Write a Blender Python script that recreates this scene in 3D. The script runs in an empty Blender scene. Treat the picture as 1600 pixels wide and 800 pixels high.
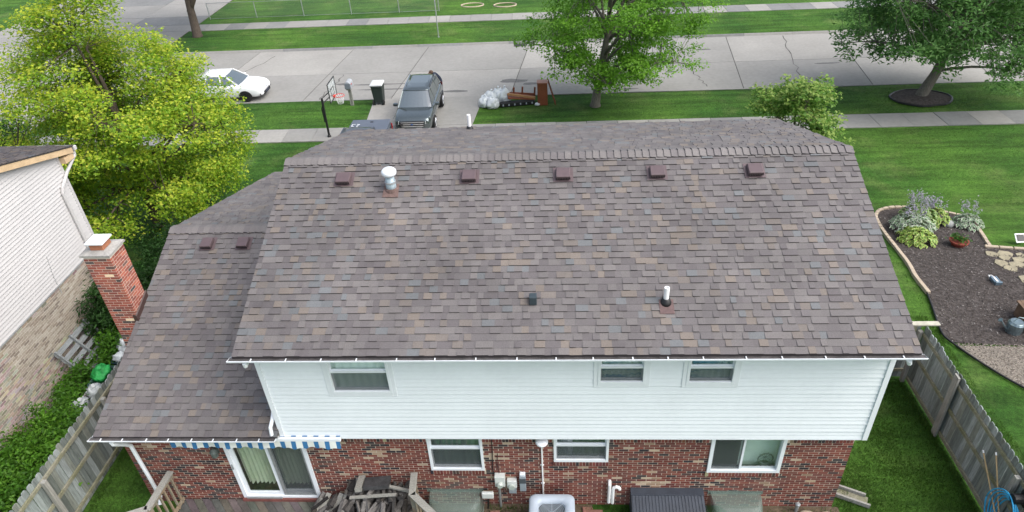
import bpy, math, random
import numpy as np
from mathutils import Vector, Matrix, noise

SC = bpy.context.scene
COL = SC.collection
RAD = math.radians
rng = random.Random(11)
nrg = np.random.RandomState(5)

# ---------------------------------------------------------------- camera
cam_d = bpy.data.cameras.new('camera')
cam = bpy.data.objects.new('camera', cam_d)
COL.objects.link(cam)
CP = Vector((-0.1505, -9.0538, 13.0987))
yaw, pitch, roll = RAD(4.4306), RAD(34.8822), RAD(-3.3544)
fw = Vector((-math.sin(yaw) * math.cos(pitch), math.cos(yaw) * math.cos(pitch), -math.sin(pitch)))
rt = Vector((math.cos(yaw), math.sin(yaw), 0))
upv = rt.cross(fw)
r2 = rt * math.cos(roll) + upv * math.sin(roll)
u2 = upv * math.cos(roll) - rt * math.sin(roll)
cam.matrix_world = Matrix(((r2.x, u2.x, -fw.x, CP.x), (r2.y, u2.y, -fw.y, CP.y), (r2.z, u2.z, -fw.z, CP.z), (0, 0, 0, 1)))
cam_d.sensor_width = 36
cam_d.lens = 24.265
cam_d.clip_end = 2000
SC.camera = cam

# ---------------------------------------------------------------- sky and sun (bright overcast)
SUN_EL, SUN_AZ = 52, 112          # degrees; azimuth clockwise from +Y
world = bpy.data.worlds.new('World')
SC.world = world
world.use_nodes = True
wn = world.node_tree
for n_ in list(wn.nodes):
    wn.nodes.remove(n_)
wo = wn.nodes.new('ShaderNodeOutputWorld')
bg = wn.nodes.new('ShaderNodeBackground')
sky = wn.nodes.new('ShaderNodeTexSky')
sky.sky_type = 'NISHITA'
sky.sun_disc = False
sky.sun_elevation = RAD(SUN_EL)
sky.sun_rotation = RAD(SUN_AZ)
sky.air_density = 1.0
sky.dust_density = 4.0
sky.ozone_density = 1.0
hs = wn.nodes.new('ShaderNodeHueSaturation')
hs.inputs['Saturation'].default_value = 0.62
bg.inputs['Strength'].default_value = 0.15
wn.links.new(sky.outputs[0], hs.inputs['Color'])
wn.links.new(hs.outputs[0], bg.inputs[0])
wn.links.new(bg.outputs[0], wo.inputs[0])
sd = bpy.data.lights.new('sun', 'SUN')
sd.energy = 1.3
sd.angle = RAD(60)
sd.color = (1.0, 0.985, 0.96)
sun = bpy.data.objects.new('sun', sd)
COL.objects.link(sun)
sv = Vector((math.sin(RAD(SUN_AZ)) * math.cos(RAD(SUN_EL)), math.cos(RAD(SUN_AZ)) * math.cos(RAD(SUN_EL)), math.sin(RAD(SUN_EL))))
sun.rotation_euler = sv.to_track_quat('Z', 'Y').to_euler()
sun.location = sv * 60
vs = SC.view_settings
vs.view_transform = 'Standard'
vs.look = 'None'
vs.exposure = 0.95
vs.gamma = 1.0
vs.use_curve_mapping = False

# ---------------------------------------------------------------- helpers
ORI = {}

def tag(o, label=None, cat=None, group=None, kind=None):
    if label: o['label'] = label
    if cat: o['category'] = cat
    if group: o['group'] = group
    if kind: o['kind'] = kind
    return o

def empty(name, loc, label=None, cat=None, group=None, rz=0):
    o = bpy.data.objects.new(name, None)
    o.empty_display_size = 0.2
    COL.objects.link(o)
    o.location = loc
    o.rotation_euler = (0, 0, rz)
    ORI[o.name] = Vector(loc)
    return tag(o, label, cat, group)

def link(name, me, parent=None, loc=(0, 0, 0)):
    o = bpy.data.objects.new(name, me)
    COL.objects.link(o)
    o.location = loc
    if parent is not None:
        o.parent = parent
        ORI[o.name] = ORI[parent.name]
    else:
        ORI[o.name] = Vector((0, 0, 0))
    return o

def place(name, me, parent, pos):
    """a shared mesh set at a world position under an unrotated parent"""
    o = bpy.data.objects.new(name, me)
    COL.objects.link(o)
    o.location = Vector(pos) - ORI[parent.name]
    o.parent = parent
    return o

def copy_tree(o, parent=None):
    c = o.copy()
    COL.objects.link(c)
    if parent is not None:
        c.parent = parent
        c.matrix_parent_inverse = o.matrix_parent_inverse.copy()
    for ch in list(o.children):
        copy_tree(ch, c)
    return c

class MB:
    def __init__(s):
        s.v = []; s.f = []; s.c = []; s.cur = None
    def add(s, vs, fs):
        o = len(s.v)
        s.v.extend([tuple(p) for p in vs])
        s.f.extend([tuple(i + o for i in f) for f in fs])
        s.c.extend([s.cur] * len(fs))
        return s
    def box(s, x0, x1, y0, y1, z0, z1):
        vs = [(x0,y0,z0),(x1,y0,z0),(x1,y1,z0),(x0,y1,z0),(x0,y0,z1),(x1,y0,z1),(x1,y1,z1),(x0,y1,z1)]
        return s.add(vs, [(0,3,2,1),(4,5,6,7),(0,1,5,4),(1,2,6,5),(2,3,7,6),(3,0,4,7)])
    def obox(s, c, ax, ay, az, hx, hy, hz):
        c = Vector(c); ax = Vector(ax).normalized() * hx; ay = Vector(ay).normalized() * hy; az = Vector(az).normalized() * hz
        vs = [c + ax*i + ay*j + az*k for k in (-1,1) for (i,j) in ((-1,-1),(1,-1),(1,1),(-1,1))]
        return s.add(vs, [(0,3,2,1),(4,5,6,7),(0,1,5,4),(1,2,6,5),(2,3,7,6),(3,0,4,7)])
    def bar(s, p0, p1, w, h, up=(0,0,1)):
        p0 = Vector(p0); p1 = Vector(p1); d = (p1 - p0); L = d.length; d.normalize()
        side = d.cross(Vector(up))
        if side.length < 1e-4: side = d.cross(Vector((1,0,0)))
        side.normalize(); u = side.cross(d)
        return s.obox((p0 + p1) / 2, d, side, u, L/2, w/2, h/2)
    def tube(s, pts, rs, n=8, cap=True):
        pts = [Vector(p) for p in pts]
        if not isinstance(rs, (list, tuple)): rs = [rs] * len(pts)
        o = len(s.v); ref = None
        for i, p in enumerate(pts):
            d = (pts[min(i+1, len(pts)-1)] - pts[max(i-1, 0)]).normalized()
            if ref is None:
                ref = d.cross(Vector((0.13, 0.31, 0.94)))
                if ref.length < 0.1: ref = d.cross(Vector((1, 0.2, 0)))
            a = ref - d * ref.dot(d); a.normalize(); ref = a
            b = d.cross(a)
            for k in range(n):
                t = 2 * math.pi * k / n
                s.v.append(tuple(p + (a * math.cos(t) + b * math.sin(t)) * rs[i]))
        fs = []
        for i in range(len(pts) - 1):
            for k in range(n):
                fs.append((o+i*n+k, o+i*n+(k+1)%n, o+(i+1)*n+(k+1)%n, o+(i+1)*n+k))
        if cap:
            fs.append(tuple(o + k for k in reversed(range(n))))
            fs.append(tuple(o + (len(pts)-1)*n + k for k in range(n)))
        s.f.extend(fs); s.c.extend([s.cur] * len(fs))
        return s
    def lathe(s, c, prof, n=16, cap=True):
        """prof: list of (r, z) about the vertical axis through c"""
        c = Vector(c)
        return s.tube_rings([[c + Vector((r*math.cos(2*math.pi*k/n), r*math.sin(2*math.pi*k/n), z)) for k in range(n)] for r, z in prof], cap)
    def tube_rings(s, rings, cap=True):
        o = len(s.v); n = len(rings[0]); fs = []
        for r in rings: s.v.extend([tuple(p) for p in r])
        for i in range(len(rings)-1):
            for k in range(n):
                fs.append((o+i*n+k, o+i*n+(k+1)%n, o+(i+1)*n+(k+1)%n, o+(i+1)*n+k))
        if cap:
            fs.append(tuple(o+k for k in reversed(range(n))))
            fs.append(tuple(o+(len(rings)-1)*n+k for k in range(n)))
        s.f.extend(fs); s.c.extend([s.cur]*len(fs))
        return s
    def prism(s, poly, z0, z1):
        n = len(poly)
        vs = [(x, y, z0) for x, y in poly] + [(x, y, z1) for x, y in poly]
        return s.add(vs, [tuple(reversed(range(n))), tuple(range(n, 2*n))] + [(i, (i+1)%n, n+(i+1)%n, n+i) for i in range(n)])
    def extr_x(s, prof, x0, x1):
        """prof: list of (y, z), extruded along X"""
        n = len(prof)
        vs = [(x0, y, z) for y, z in prof] + [(x1, y, z) for y, z in prof]
        return s.add(vs, [tuple(range(n)), tuple(reversed(range(n, 2*n)))] + [(i, n+i, n+(i+1)%n, (i+1)%n) for i in range(n)])
    def xform(s, m):
        s.v = [tuple(m @ Vector(p)) for p in s.v]
        return s
    def mesh(s, name, m, off=None, smooth=False):
        me = bpy.data.meshes.new(name)
        v = s.v
        if off is not None and off.length > 0:
            v = [(x-off.x, y-off.y, z-off.z) for x, y, z in v]
        me.from_pydata(v, [], s.f)
        if any(c is not None for c in s.c):
            a = me.attributes.new('Col', 'FLOAT_COLOR', 'FACE')
            arr = np.ones((len(s.c), 4), dtype=np.float32)
            for i, c in enumerate(s.c):
                if c is not None: arr[i, :3] = c
            a.data.foreach_set('color', arr.ravel())
        if smooth:
            me.polygons.foreach_set('use_smooth', [True] * len(me.polygons))
        me.materials.append(m)
        me.update()
        return me
    def build(s, name, m, parent=None, smooth=False, local=False, bevel=0, sub=0):
        off = None if (local or parent is None) else ORI[parent.name]
        o = link(name, s.mesh(name, m, off, smooth), parent)
        if sub:
            md = o.modifiers.new('sub', 'SUBSURF'); md.levels = sub; md.render_levels = sub
        if bevel:
            md = o.modifiers.new('bev', 'BEVEL'); md.width = bevel; md.segments = 2; md.limit_method = 'ANGLE'
        return o

def lin(r, g, b):
    return tuple(((c/255)/12.92 if c/255 <= .04045 else ((c/255+.055)/1.055)**2.4) for c in (r, g, b))

MATS = {}
def M(name, col=(.5,.5,.5), rough=.7, metal=0.0, spec=.4, n=None, n2=None, bump=None, attr=False, stretch=None, trans=0.0, col2=None, ramp=(.35,.65), coat=0.0, alpha=1.0, ior=1.5):
    """procedural material. n=(scale, amount): brightness mottling, n2 the same at another scale,
    col2: second colour mixed in by noise n through ramp, bump=(scale, distance)"""
    if name in MATS: return MATS[name]
    m = bpy.data.materials.new(name); m.use_nodes = True
    nt = m.node_tree; N = nt.nodes; L = nt.links
    b = N['Principled BSDF']
    b.inputs['Roughness'].default_value = rough
    b.inputs['Metallic'].default_value = metal
    b.inputs['IOR'].default_value = ior
    b.inputs['Specular IOR Level'].default_value = spec
    b.inputs['Coat Weight'].default_value = coat
    b.inputs['Alpha'].default_value = alpha
    geo = N.new('ShaderNodeNewGeometry')
    vec = geo.outputs['Position']
    if stretch:
        mp = N.new('ShaderNodeMapping'); mp.inputs['Scale'].default_value = stretch
        L.new(vec, mp.inputs['Vector']); vec = mp.outputs[0]
    if attr:
        at = N.new('ShaderNodeAttribute'); at.attribute_name = 'Col'
        c = at.outputs['Color']
    else:
        rgb = N.new('ShaderNodeRGB'); rgb.outputs[0].default_value = (*col, 1); c = rgb.outputs[0]
    def noise_(scale, detail=5):
        t = N.new('ShaderNodeTexNoise'); t.inputs['Scale'].default_value = scale
        t.inputs['Detail'].default_value = detail; L.new(vec, t.inputs['Vector']); return t
    for k, q in enumerate((n, n2)):
        if not q: continue
        t = noise_(q[0])
        if k == 0 and col2:
            mr = N.new('ShaderNodeMapRange'); mr.inputs['From Min'].default_value = ramp[0]; mr.inputs['From Max'].default_value = ramp[1]
            L.new(t.outputs['Fac'], mr.inputs['Value'])
            mx = N.new('ShaderNodeMix'); mx.data_type = 'RGBA'
            L.new(mr.outputs[0], mx.inputs['Factor']); L.new(c, mx.inputs['A']); mx.inputs['B'].default_value = (*col2, 1)
            c = mx.outputs['Result']
        else:
            mr = N.new('ShaderNodeMapRange'); mr.inputs['From Min'].default_value = .25; mr.inputs['From Max'].default_value = .75
            mr.inputs['To Min'].default_value = 1 - q[1]; mr.inputs['To Max'].default_value = 1 + q[1]
            L.new(t.outputs['Fac'], mr.inputs['Value'])
            mx = N.new('ShaderNodeMix'); mx.data_type = 'RGBA'; mx.blend_type = 'MULTIPLY'; mx.inputs['Factor'].default_value = 1
            L.new(c, mx.inputs['A']); L.new(mr.outputs[0], mx.inputs['B']); c = mx.outputs['Result']
    L.new(c, b.inputs['Base Color'])
    if bump:
        t = noise_(bump[0], 6); bp = N.new('ShaderNodeBump'); bp.inputs['Distance'].default_value = bump[1]; bp.inputs['Strength'].default_value = .8
        L.new(t.outputs['Fac'], bp.inputs['Height']); L.new(bp.outputs[0], b.inputs['Normal'])
    if trans:
        tr = N.new('ShaderNodeBsdfTranslucent'); L.new(c, tr.inputs['Color'])
        ms = N.new('ShaderNodeMixShader'); ms.inputs[0].default_value = trans
        L.new(b.outputs[0], ms.inputs[1]); L.new(tr.outputs[0], ms.inputs[2])
        L.new(ms.outputs[0], N['Material Output'].inputs['Surface'])
    MATS[name] = m
    return m

def glass_mat(name, tint=(.6,.7,.68), refl=1.0, rough=.02):
    """thin window pane: tinted see-through plus mirror reflection"""
    m = bpy.data.materials.new(name); m.use_nodes = True
    nt = m.node_tree; N = nt.nodes; L = nt.links
    N.remove(N['Principled BSDF'])
    t = N.new('ShaderNodeBsdfTransparent'); t.inputs[0].default_value = (*tint, 1)
    g_ = N.new('ShaderNodeBsdfGlossy'); g_.inputs['Roughness'].default_value = rough; g_.inputs['Color'].default_value = (refl, refl, refl, 1)
    lw = N.new('ShaderNodeLayerWeight'); lw.inputs['Blend'].default_value = .5
    pw = N.new('ShaderNodeMath'); pw.operation = 'POWER'; pw.inputs[1].default_value = 4.0; L.new(lw.outputs['Facing'], pw.inputs[0])
    fr = N.new('ShaderNodeMapRange'); fr.inputs['To Min'].default_value = .07; fr.inputs['To Max'].default_value = .9; L.new(pw.outputs[0], fr.inputs['Value'])
    ms = N.new('ShaderNodeMixShader')
    L.new(fr.outputs[0], ms.inputs[0]); L.new(t.outputs[0], ms.inputs[1]); L.new(g_.outputs[0], ms.inputs[2])
    L.new(ms.outputs[0], N['Material Output'].inputs['Surface'])
    MATS[name] = m
    return m

def veil_mat(name, col, fac, rough=.6):
    """semi-see-through sheet (insect screen, net, thin plastic)"""
    m = bpy.data.materials.new(name); m.use_nodes = True
    nt = m.node_tree; N = nt.nodes; L = nt.links
    b = N['Principled BSDF']; b.inputs['Base Color'].default_value = (*col, 1); b.inputs['Roughness'].default_value = rough
    t = N.new('ShaderNodeBsdfTransparent')
    ms = N.new('ShaderNodeMixShader'); ms.inputs[0].default_value = fac
    L.new(t.outputs[0], ms.inputs[1]); L.new(b.outputs[0], ms.inputs[2])
    L.new(ms.outputs[0], N['Material Output'].inputs['Surface'])
    MATS[name] = m
    return m

# ---- the palette of materials
m_shingle = M('asphalt_shingle', attr=True, rough=.7, spec=.45, n=(60, .22), n2=(.7, .17), bump=(220, .0008))
m_brick = M('clay_brick', attr=True, rough=.9, spec=.2, n=(45, .16), n2=(1.3, .12), bump=(160, .002))
m_mortar = M('mortar', (.50,.44,.36), rough=.95, spec=.1, n=(30, .12), n2=(1.1, .18), bump=(120, .002))
m_mortar_tan = M('mortar_tan', (.48,.45,.40), rough=.95, spec=.1, n=(30, .15), bump=(120, .002))
m_siding = M('white_vinyl', (.72,.765,.79), rough=.55, spec=.35, n=(.9, .045), n2=(9, .025))
m_siding2 = M('cream_vinyl', (.47,.46,.455), rough=.6, spec=.3, n=(1.0, .04), n2=(9, .03))
m_white = M('white_paint', (.74,.775,.81), rough=.45, n=(6, .03))
m_gutter_in = M('gutter_inside', (.075,.07,.07), rough=.8, n=(7, .45), n2=(40, .3))
m_bed_wood = M('weathered_wood', (.27,.265,.24), rough=.9, spec=.15, n=(3, .25), n2=(22, .2), attr=False, bump=(60, .004), stretch=(14, 14, 1.2))
m_picket = M('grey_picket', attr=True, rough=.9, spec=.15, n=(2.4, .30), n2=(9, .25), bump=(30, .003), stretch=(9, 9, .8))
m_rail = M('mossy_rail', (.17,.17,.10), rough=.95, spec=.1, n=(4, .35), col2=(.24,.23,.18), n2=(25, .25), bump=(60, .003))
m_deck = M('deck_board', attr=True, rough=.9, spec=.15, n=(3, .28), n2=(14, .2), bump=(40, .003))
m_tanwood = M('stained_railing', (.26,.19,.12), rough=.85, spec=.2, n=(5, .3), col2=(.22,.21,.17), n2=(30, .2), bump=(50, .002))
m_log = M('old_firewood', attr=True, rough=.95, spec=.1, n=(20, .4), n2=(70, .25), bump=(50, .006))
m_bark = M('bark', (.10,.08,.065), rough=.95, spec=.1, n=(9, .35), bump=(18, .02), stretch=(3, 3, .6))
m_bark_grey = M('bark_grey', (.16,.145,.125), rough=.95, spec=.1, n=(9, .35), bump=(18, .02), stretch=(3, 3, .6))
m_leaf = M('leaf', attr=True, rough=.5, spec=.35, trans=.55)
m_leaf_gloss = M('leaf_glossy', attr=True, rough=.4, spec=.4, trans=.25)
m_concrete = M('concrete', (.248,.243,.228), rough=.9, spec=.2, n=(.35, .10), n2=(5, .08), bump=(90, .002))
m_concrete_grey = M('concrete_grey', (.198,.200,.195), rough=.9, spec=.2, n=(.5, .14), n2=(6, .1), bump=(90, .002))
m_concrete_pale = M('concrete_pale', (.285,.277,.258), rough=.9, spec=.2, n=(.5, .10), n2=(7, .08), bump=(90, .002))
m_joint = M('joint_filler', (.06,.055,.05), rough=.95, n=(3, .4))
m_black = M('black_plastic', (.012,.012,.013), rough=.45)
m_rubber = M('rubber', (.014,.014,.015), rough=.8)
m_dark = M('dark_void', (.01,.01,.01), rough=1, spec=0)
m_metal = M('galvanised', (.42,.44,.45), rough=.45, metal=.6, n=(12, .15))
m_chrome = M('chrome', (.75,.76,.78), rough=.12, metal=1)
m_pvc = M('white_pvc', (.80,.80,.80), rough=.4)
m_brown = M('brown_vent', (.10,.070,.074), rough=.5, spec=.5, n=(9, .1))
m_soffit = M('soffit', (.7,.71,.70), rough=.6)
m_glass = glass_mat('window_glass', (.93,.955,.95))
m_glass_dark = glass_mat('car_glass', (.10,.13,.13))
m_screen = veil_mat('insect_screen', (.085,.098,.105), .33)
# ================================================================ SETTING
ZS = -1.15                       # street-side lawn level
def g(y):
    t = min(max((y - 5) / 11, 0), 1)
    return ZS * t * t * (3 - 2 * t)

# lawn: one sheet, with a trough where the street runs
m_grass = bpy.data.materials.new('lawn_grass'); m_grass.use_nodes = True
def grass_nodes(m, c_lo, c_hi, c_dry):
    nt = m.node_tree; N = nt.nodes; L = nt.links; b = N['Principled BSDF']
    b.inputs['Roughness'].default_value = .85; b.inputs['Specular IOR Level'].default_value = .15
    geo = N.new('ShaderNodeNewGeometry')
    def nz(scale, detail, vec=geo.outputs['Position'], rough=.6):
        t = N.new('ShaderNodeTexNoise'); t.inputs['Scale'].default_value = scale; t.inputs['Detail'].default_value = detail; t.inputs['Roughness'].default_value = rough
        L.new(vec, t.inputs['Vector']); return t.outputs['Fac']
    def mr(v, a, b_, lo, hi):
        q = N.new('ShaderNodeMapRange'); q.inputs['From Min'].default_value = a; q.inputs['From Max'].default_value = b_
        q.inputs['To Min'].default_value = lo; q.inputs['To Max'].default_value = hi; L.new(v, q.inputs['Value']); return q.outputs[0]
    def mix(f, a, b_, bt='MIX'):
        q = N.new('ShaderNodeMix'); q.data_type = 'RGBA'; q.blend_type = bt
        if isinstance(f, float): q.inputs['Factor'].default_value = f
        else: L.new(f, q.inputs['Factor'])
        for s, v in (('A', a), ('B', b_)):
            if isinstance(v, tuple): q.inputs[s].default_value = (*v, 1)
            else: L.new(v, q.inputs[s])
        return q.outputs['Result']
    mp = N.new('ShaderNodeMapping'); mp.inputs['Scale'].default_value = (.25, 2.2, 1); mp.inputs['Rotation'].default_value = (0, 0, .12)
    L.new(geo.outputs['Position'], mp.inputs['Vector'])
    c = mix(mr(nz(.22, 6), .38, .62, 0, 1), c_lo, c_hi)
    c = mix(mr(nz(.55, 7), .52, .70, 0, .62), c, c_dry)
    c = mix(1.0, c, mr(nz(1.0, 4, mp.outputs[0]), .36, .64, .72, 1.28), 'MULTIPLY')
    c = mix(1.0, c, mr(nz(9, 6, rough=.75), .35, .65, .66, 1.34), 'MULTIPLY')
    c = mix(1.0, c, mr(nz(45, 4, rough=.8), .35, .65, .66, 1.34), 'MULTIPLY')
    L.new(c, b.inputs['Base Color'])
    bp = N.new('ShaderNodeBump'); bp.inputs['Distance'].default_value = .05; bp.inputs['Strength'].default_value = .9
    L.new(nz(38, 5, rough=.8), bp.inputs['Height']); L.new(bp.outputs[0], b.inputs['Normal'])
grass_nodes(m_grass, (.032,.090,.013), (.064,.142,.020), (.112,.155,.045))

ROAD0, ROAD1 = 26.45, 35.65
xs = [-140, -90, -60, -45] + [x * 1.0 for x in range(-40, 41)] + [50, 70, 100, 140]
ys = [-40, -25] + [y * 1.0 for y in range(-15, 26)] + [26.0, ROAD0 - .01, ROAD0, ROAD1, ROAD1 + .01, 36.2] + [37 + k for k in range(0, 20, 1)] + [60, 70, 90, 130, 200]
me_v = []
for y in ys:
    for x in xs:
        z = g(y)
        if ROAD0 - .005 < y < ROAD1 + .005: z = ZS - .30
        elif 16 < y < 60 or y < 5: z += .03 * noise.noise(Vector((x * .25, y * .25, 0)))
        me_v.append((x, y, z))
nx = len(xs)
mb = MB(); mb.add(me_v, [(j*nx+i, j*nx+i+1, (j+1)*nx+i+1, (j+1)*nx+i) for j in range(len(ys)-1) for i in range(nx-1)])
tag(mb.build('lawn', m_grass, smooth=True), kind='structure')

# street: cast concrete slabs with filled joints
ZR = ZS - .10
road = MB().box(-110, 110, ROAD0 + .16, ROAD1 - .16, ZR - .18, ZR - .016).build('road', m_joint)
tag(road, kind='structure')
joints = [-62, -50.5, -44.2, -38, -32, -26, -20, -13.7, -8.7, -2.1, 4.1, 10.4, 17.1, 23.4, 29.6, 36, 42.5, 56, 80]
mids = 30.9
r_ = random.Random(3)
for a, b in zip(joints[:-1], joints[1:]):
    for (y0, y1) in ((ROAD0 + .17, mids - .012), (mids + .012, ROAD1 - .17)):
        sk = .45 * (y0 - mids) / 4.6; sk2 = .45 * (y1 - mids) / 4.6
        gp = .022
        mb = MB().prism([(a+gp+sk, y0), (b-gp+sk, y0), (b-gp+sk2, y1), (a+gp+sk2, y1)], ZR - .15, ZR + r_.uniform(-.002, .003))
        mb.build('road_slab', r_.choice((m_concrete, m_concrete, m_concrete_pale)), road)
# cracks wandering across the slabs
for (x0, y0, x1, y1) in ((14.3, 35.3, 13.3, 27.4), (-18.2, 34.6, -20.4, 28.4), (-12.7, 30.8, -13.2, 26.9), (7.4, 31, 8.2, 27.2)):
    pts = []; n = 14
    for k in range(n + 1):
        t = k / n
        pts.append((x0 + (x1-x0)*t + r_.uniform(-.12, .12), y0 + (y1-y0)*t))
    mb = MB()
    for (p, q) in zip(pts[:-1], pts[1:]):
        w = r_.uniform(.012, .03)
        mb.add([(p[0]-w, p[1], ZR+.005), (p[0]+w, p[1], ZR+.005), (q[0]+w, q[1], ZR+.005), (q[0]-w, q[1], ZR+.005)], [(0,1,2,3)])
    mb.build('crack', m_joint, road)
# dark tyre and tar stains, flat on the slabs
m_stain = veil_mat('road_stain', (.13,.125,.12), .55)
for (x, y, rx, ry) in ((-12.4, 29.2, .45, .16), (-9.6, 28.2, 1.6, .09), (-10.2, 29.0, 1.9, .08), (3.2, 27.2, 1.3, .10), (9.0, 33.2, .5, .12), (15.4, 30.2, .7, .10), (-5.6, 27.6, .6, .18), (-2.4, 28.9, .8, .3), (-1.4, 28.4, .5, .2), (6.6, 29.6, .35, .13)):
    pts = []
    for k in range(18):
        a = 2*math.pi*k/18; rr = 1 + .35*noise.noise(Vector((math.cos(a)*1.5+x, math.sin(a)*1.5, y)))
        pts.append((x + rx*rr*math.cos(a), y + ry*rr*math.sin(a), ZR + .006))
    MB().add(pts, [tuple(range(18))]).build('stain', m_stain, road)
# kerbs with a sloped face
for nm, yk, sgn in (('kerb', ROAD0, 1), ('kerb', ROAD1, -1)):
    kb = empty(nm, (0, yk, ZS))
    tag(kb, kind='structure')
    x = -60.0
    while x < 60:
        w = 3.0
        prof = [(yk - sgn*.02, ZR - .2), (yk + sgn*.165, ZR - .2), (yk + sgn*.165, ZR + .004), (yk + sgn*.13, ZR + .012), (yk + sgn*.06, ZS + .015), (yk - sgn*.02, ZS + .02)]
        if sgn < 0: prof = prof[::-1]
        MB().extr_x(prof, x + .006, x + w - .006).build('kerb_stone', r_.choice((m_concrete, m_concrete_grey)), kb)
        x += w
# storm drain by the far kerb
sdr = empty('storm_drain', (-2.3, 35.1, ZR), 'dark iron storm drain grate set by the far kerb', 'drain')
MB().box(-2.65, -1.95, 34.93, 35.45, ZR+.004, ZR+.02).build('frame', m_joint, sdr)
for k in range(5):
    MB().box(-2.6+.13*k, -2.53+.13*k, 34.97, 35.41, ZR+.021, ZR+.032).build('grate_bar', m_black, sdr)

# pavements: single slabs
def pavement(name, y0, y1, x0, x1, step, skip=()):
    p = MB().box(x0, x1, y0+.02, y1-.02, ZS - .12, ZS + .004).build(name, m_joint)
    tag(p, kind='structure')
    x = x0
    while x < x1 - .01:
        xe = x + step
        if not any(a < (x+xe)/2 < b for a, b in skip):
            sk = -.05
            MB().prism([(x+.01, y0), (xe-.01, y0), (xe-.01+sk, y1), (x+.01+sk, y1)], ZS-.10, ZS + .035 + r_.uniform(-.008, .01)).build('paving_slab', r_.choice((m_concrete, m_concrete_grey, m_concrete_grey, m_concrete_pale) if x > 4 else (m_concrete, m_concrete, m_concrete_pale, m_concrete_grey)), p)  # greyer mix to the right: tree shade put into slab colour, plus staining
        x = xe
    return p
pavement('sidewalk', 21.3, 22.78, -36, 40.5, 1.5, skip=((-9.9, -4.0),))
pavement('sidewalk', 40.45, 42.0, -60, 48, 1.5, skip=((-42.0, -26.4),))

# driveways
def driveway(name, cells, mats):
    x0 = min(min(p[0] for p in c) for c in cells); x1 = max(max(p[0] for p in c) for c in cells)
    d = empty(name, ((x0+x1)/2, cells[0][0][1], ZS)); tag(d, kind='structure')
    for k, c in enumerate(cells):
        mb = MB().prism(c, ZS - .12, ZS + .045 + r_.uniform(-.004, .006))
        mb.build('driveway_slab', mats[k % len(mats)], d)
    return d
def grid_cells(x0, x1, y0, y1, nx_, ny_, gap=.012):
    out = []
    for j in range(ny_):
        for i in range(nx_):
            a = x0 + (x1-x0)*i/nx_; b = x0 + (x1-x0)*(i+1)/nx_; c = y0 + (y1-y0)*j/ny_; e = y0 + (y1-y0)*(j+1)/ny_
            out.append([(a+gap, c+gap), (b-gap, c+gap), (b-gap, e-gap), (a+gap, e-gap)])
    return out
MB().box(-9.6, -4.3, 11.2, 26.4, ZS - .2, ZS + .015).build('driveway_bed', m_joint)['kind'] = 'structure'
dc = grid_cells(-9.6, -4.3, 11.2, 21.3, 2, 3) + grid_cells(-9.6, -4.3, 21.3, 22.78, 3, 1)
for i in range(2):
    a = (-9.7, -6.95) if i == 0 else (-6.95, -4.2)
    a2 = (-9.95, -6.95) if i == 0 else (-6.95, -3.9)
    dc.append([(a[0]+.012, 22.8), (a[1]-.012, 22.8), (a2[1]-.012, 26.44), (a2[0]+.012, 26.44)])
driveway('driveway', dc, (m_concrete, m_concrete_pale, m_concrete, m_concrete_grey))
driveway('driveway', grid_cells(-33.5, -27.8, 8, 26.44, 2, 5), (m_concrete_pale, m_concrete, m_concrete_pale))
# wide concrete approach across the street, top left
MB().box(-42.2, -26.6, 35.64, 60, ZS - .2, ZS + .012).build('approach_bed', m_joint)['kind'] = 'structure'
ac = []
for (c, e, n_) in ((35.66, 38.2, 3), (38.2, 40.45, 4), (40.45, 42.0, 5), (42.0, 44.3, 3), (44.3, 48, 3), (48, 54, 3), (54, 60, 2)):
    for i in range(n_):
        x0 = -42.2; x1 = -26.6
        a = x0 + (x1-x0)*i/n_; b = x0 + (x1-x0)*(i+1)/n_
        ac.append([(a+.02, c+.02), (b-.02, c+.02), (b-.02, e-.02), (a+.02, e-.02)])
driveway('driveway', ac, (m_concrete_pale, m_concrete, m_concrete_pale, m_concrete, m_concrete_grey))
# ================================================================ THE HOUSE
HW = 5.695                      # half width of the upper storey
BY = .20                        # face of the brickwork
HOUSE = empty('brick_house', (0, 0, 0), 'two storey house with white siding, red brick base and brown shingle roof', 'house')

SH_PAL = [((.124,.111,.110), 42), ((.140,.126,.123), 26), ((.108,.095,.097), 18), ((.122,.127,.133), 9), ((.162,.134,.114), 11), ((.094,.081,.084), 11), ((.142,.120,.107), 8)]
SH_PAL = [(tuple((sum(c)/3) + ((q - sum(c)/3) * .88 + (sum(c)/3 - .117) * -.24) * 1.0 - .001 + (.000, .001, -.0005)[j] for j, q in enumerate(c)), w) for c, w in SH_PAL]
def pick(pal, r=rng):
    t = r.uniform(0, sum(w for _, w in pal))
    for k, (c, w) in enumerate(pal):
        t -= w
        if t <= 0: return k
    return 0

class Slope:
    """a roof plane: u along X from x0, s up the slope, h off the plane"""
    def __init__(s, x0, p_eave, p_ridge):
        s.x0 = x0; s.e = Vector((0, *p_eave)); d = Vector((0, *p_ridge)) - s.e
        s.L = d.length; s.d = d.normalized(); s.sg = 1 if s.d.y > 0 else -1
        s.n = Vector((0, -s.d.z, s.d.y)) * s.sg
    def P(s, u, t, h=0):
        return Vector((s.x0 + u, 0, 0)) + s.e + s.d * t + s.n * h

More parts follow.
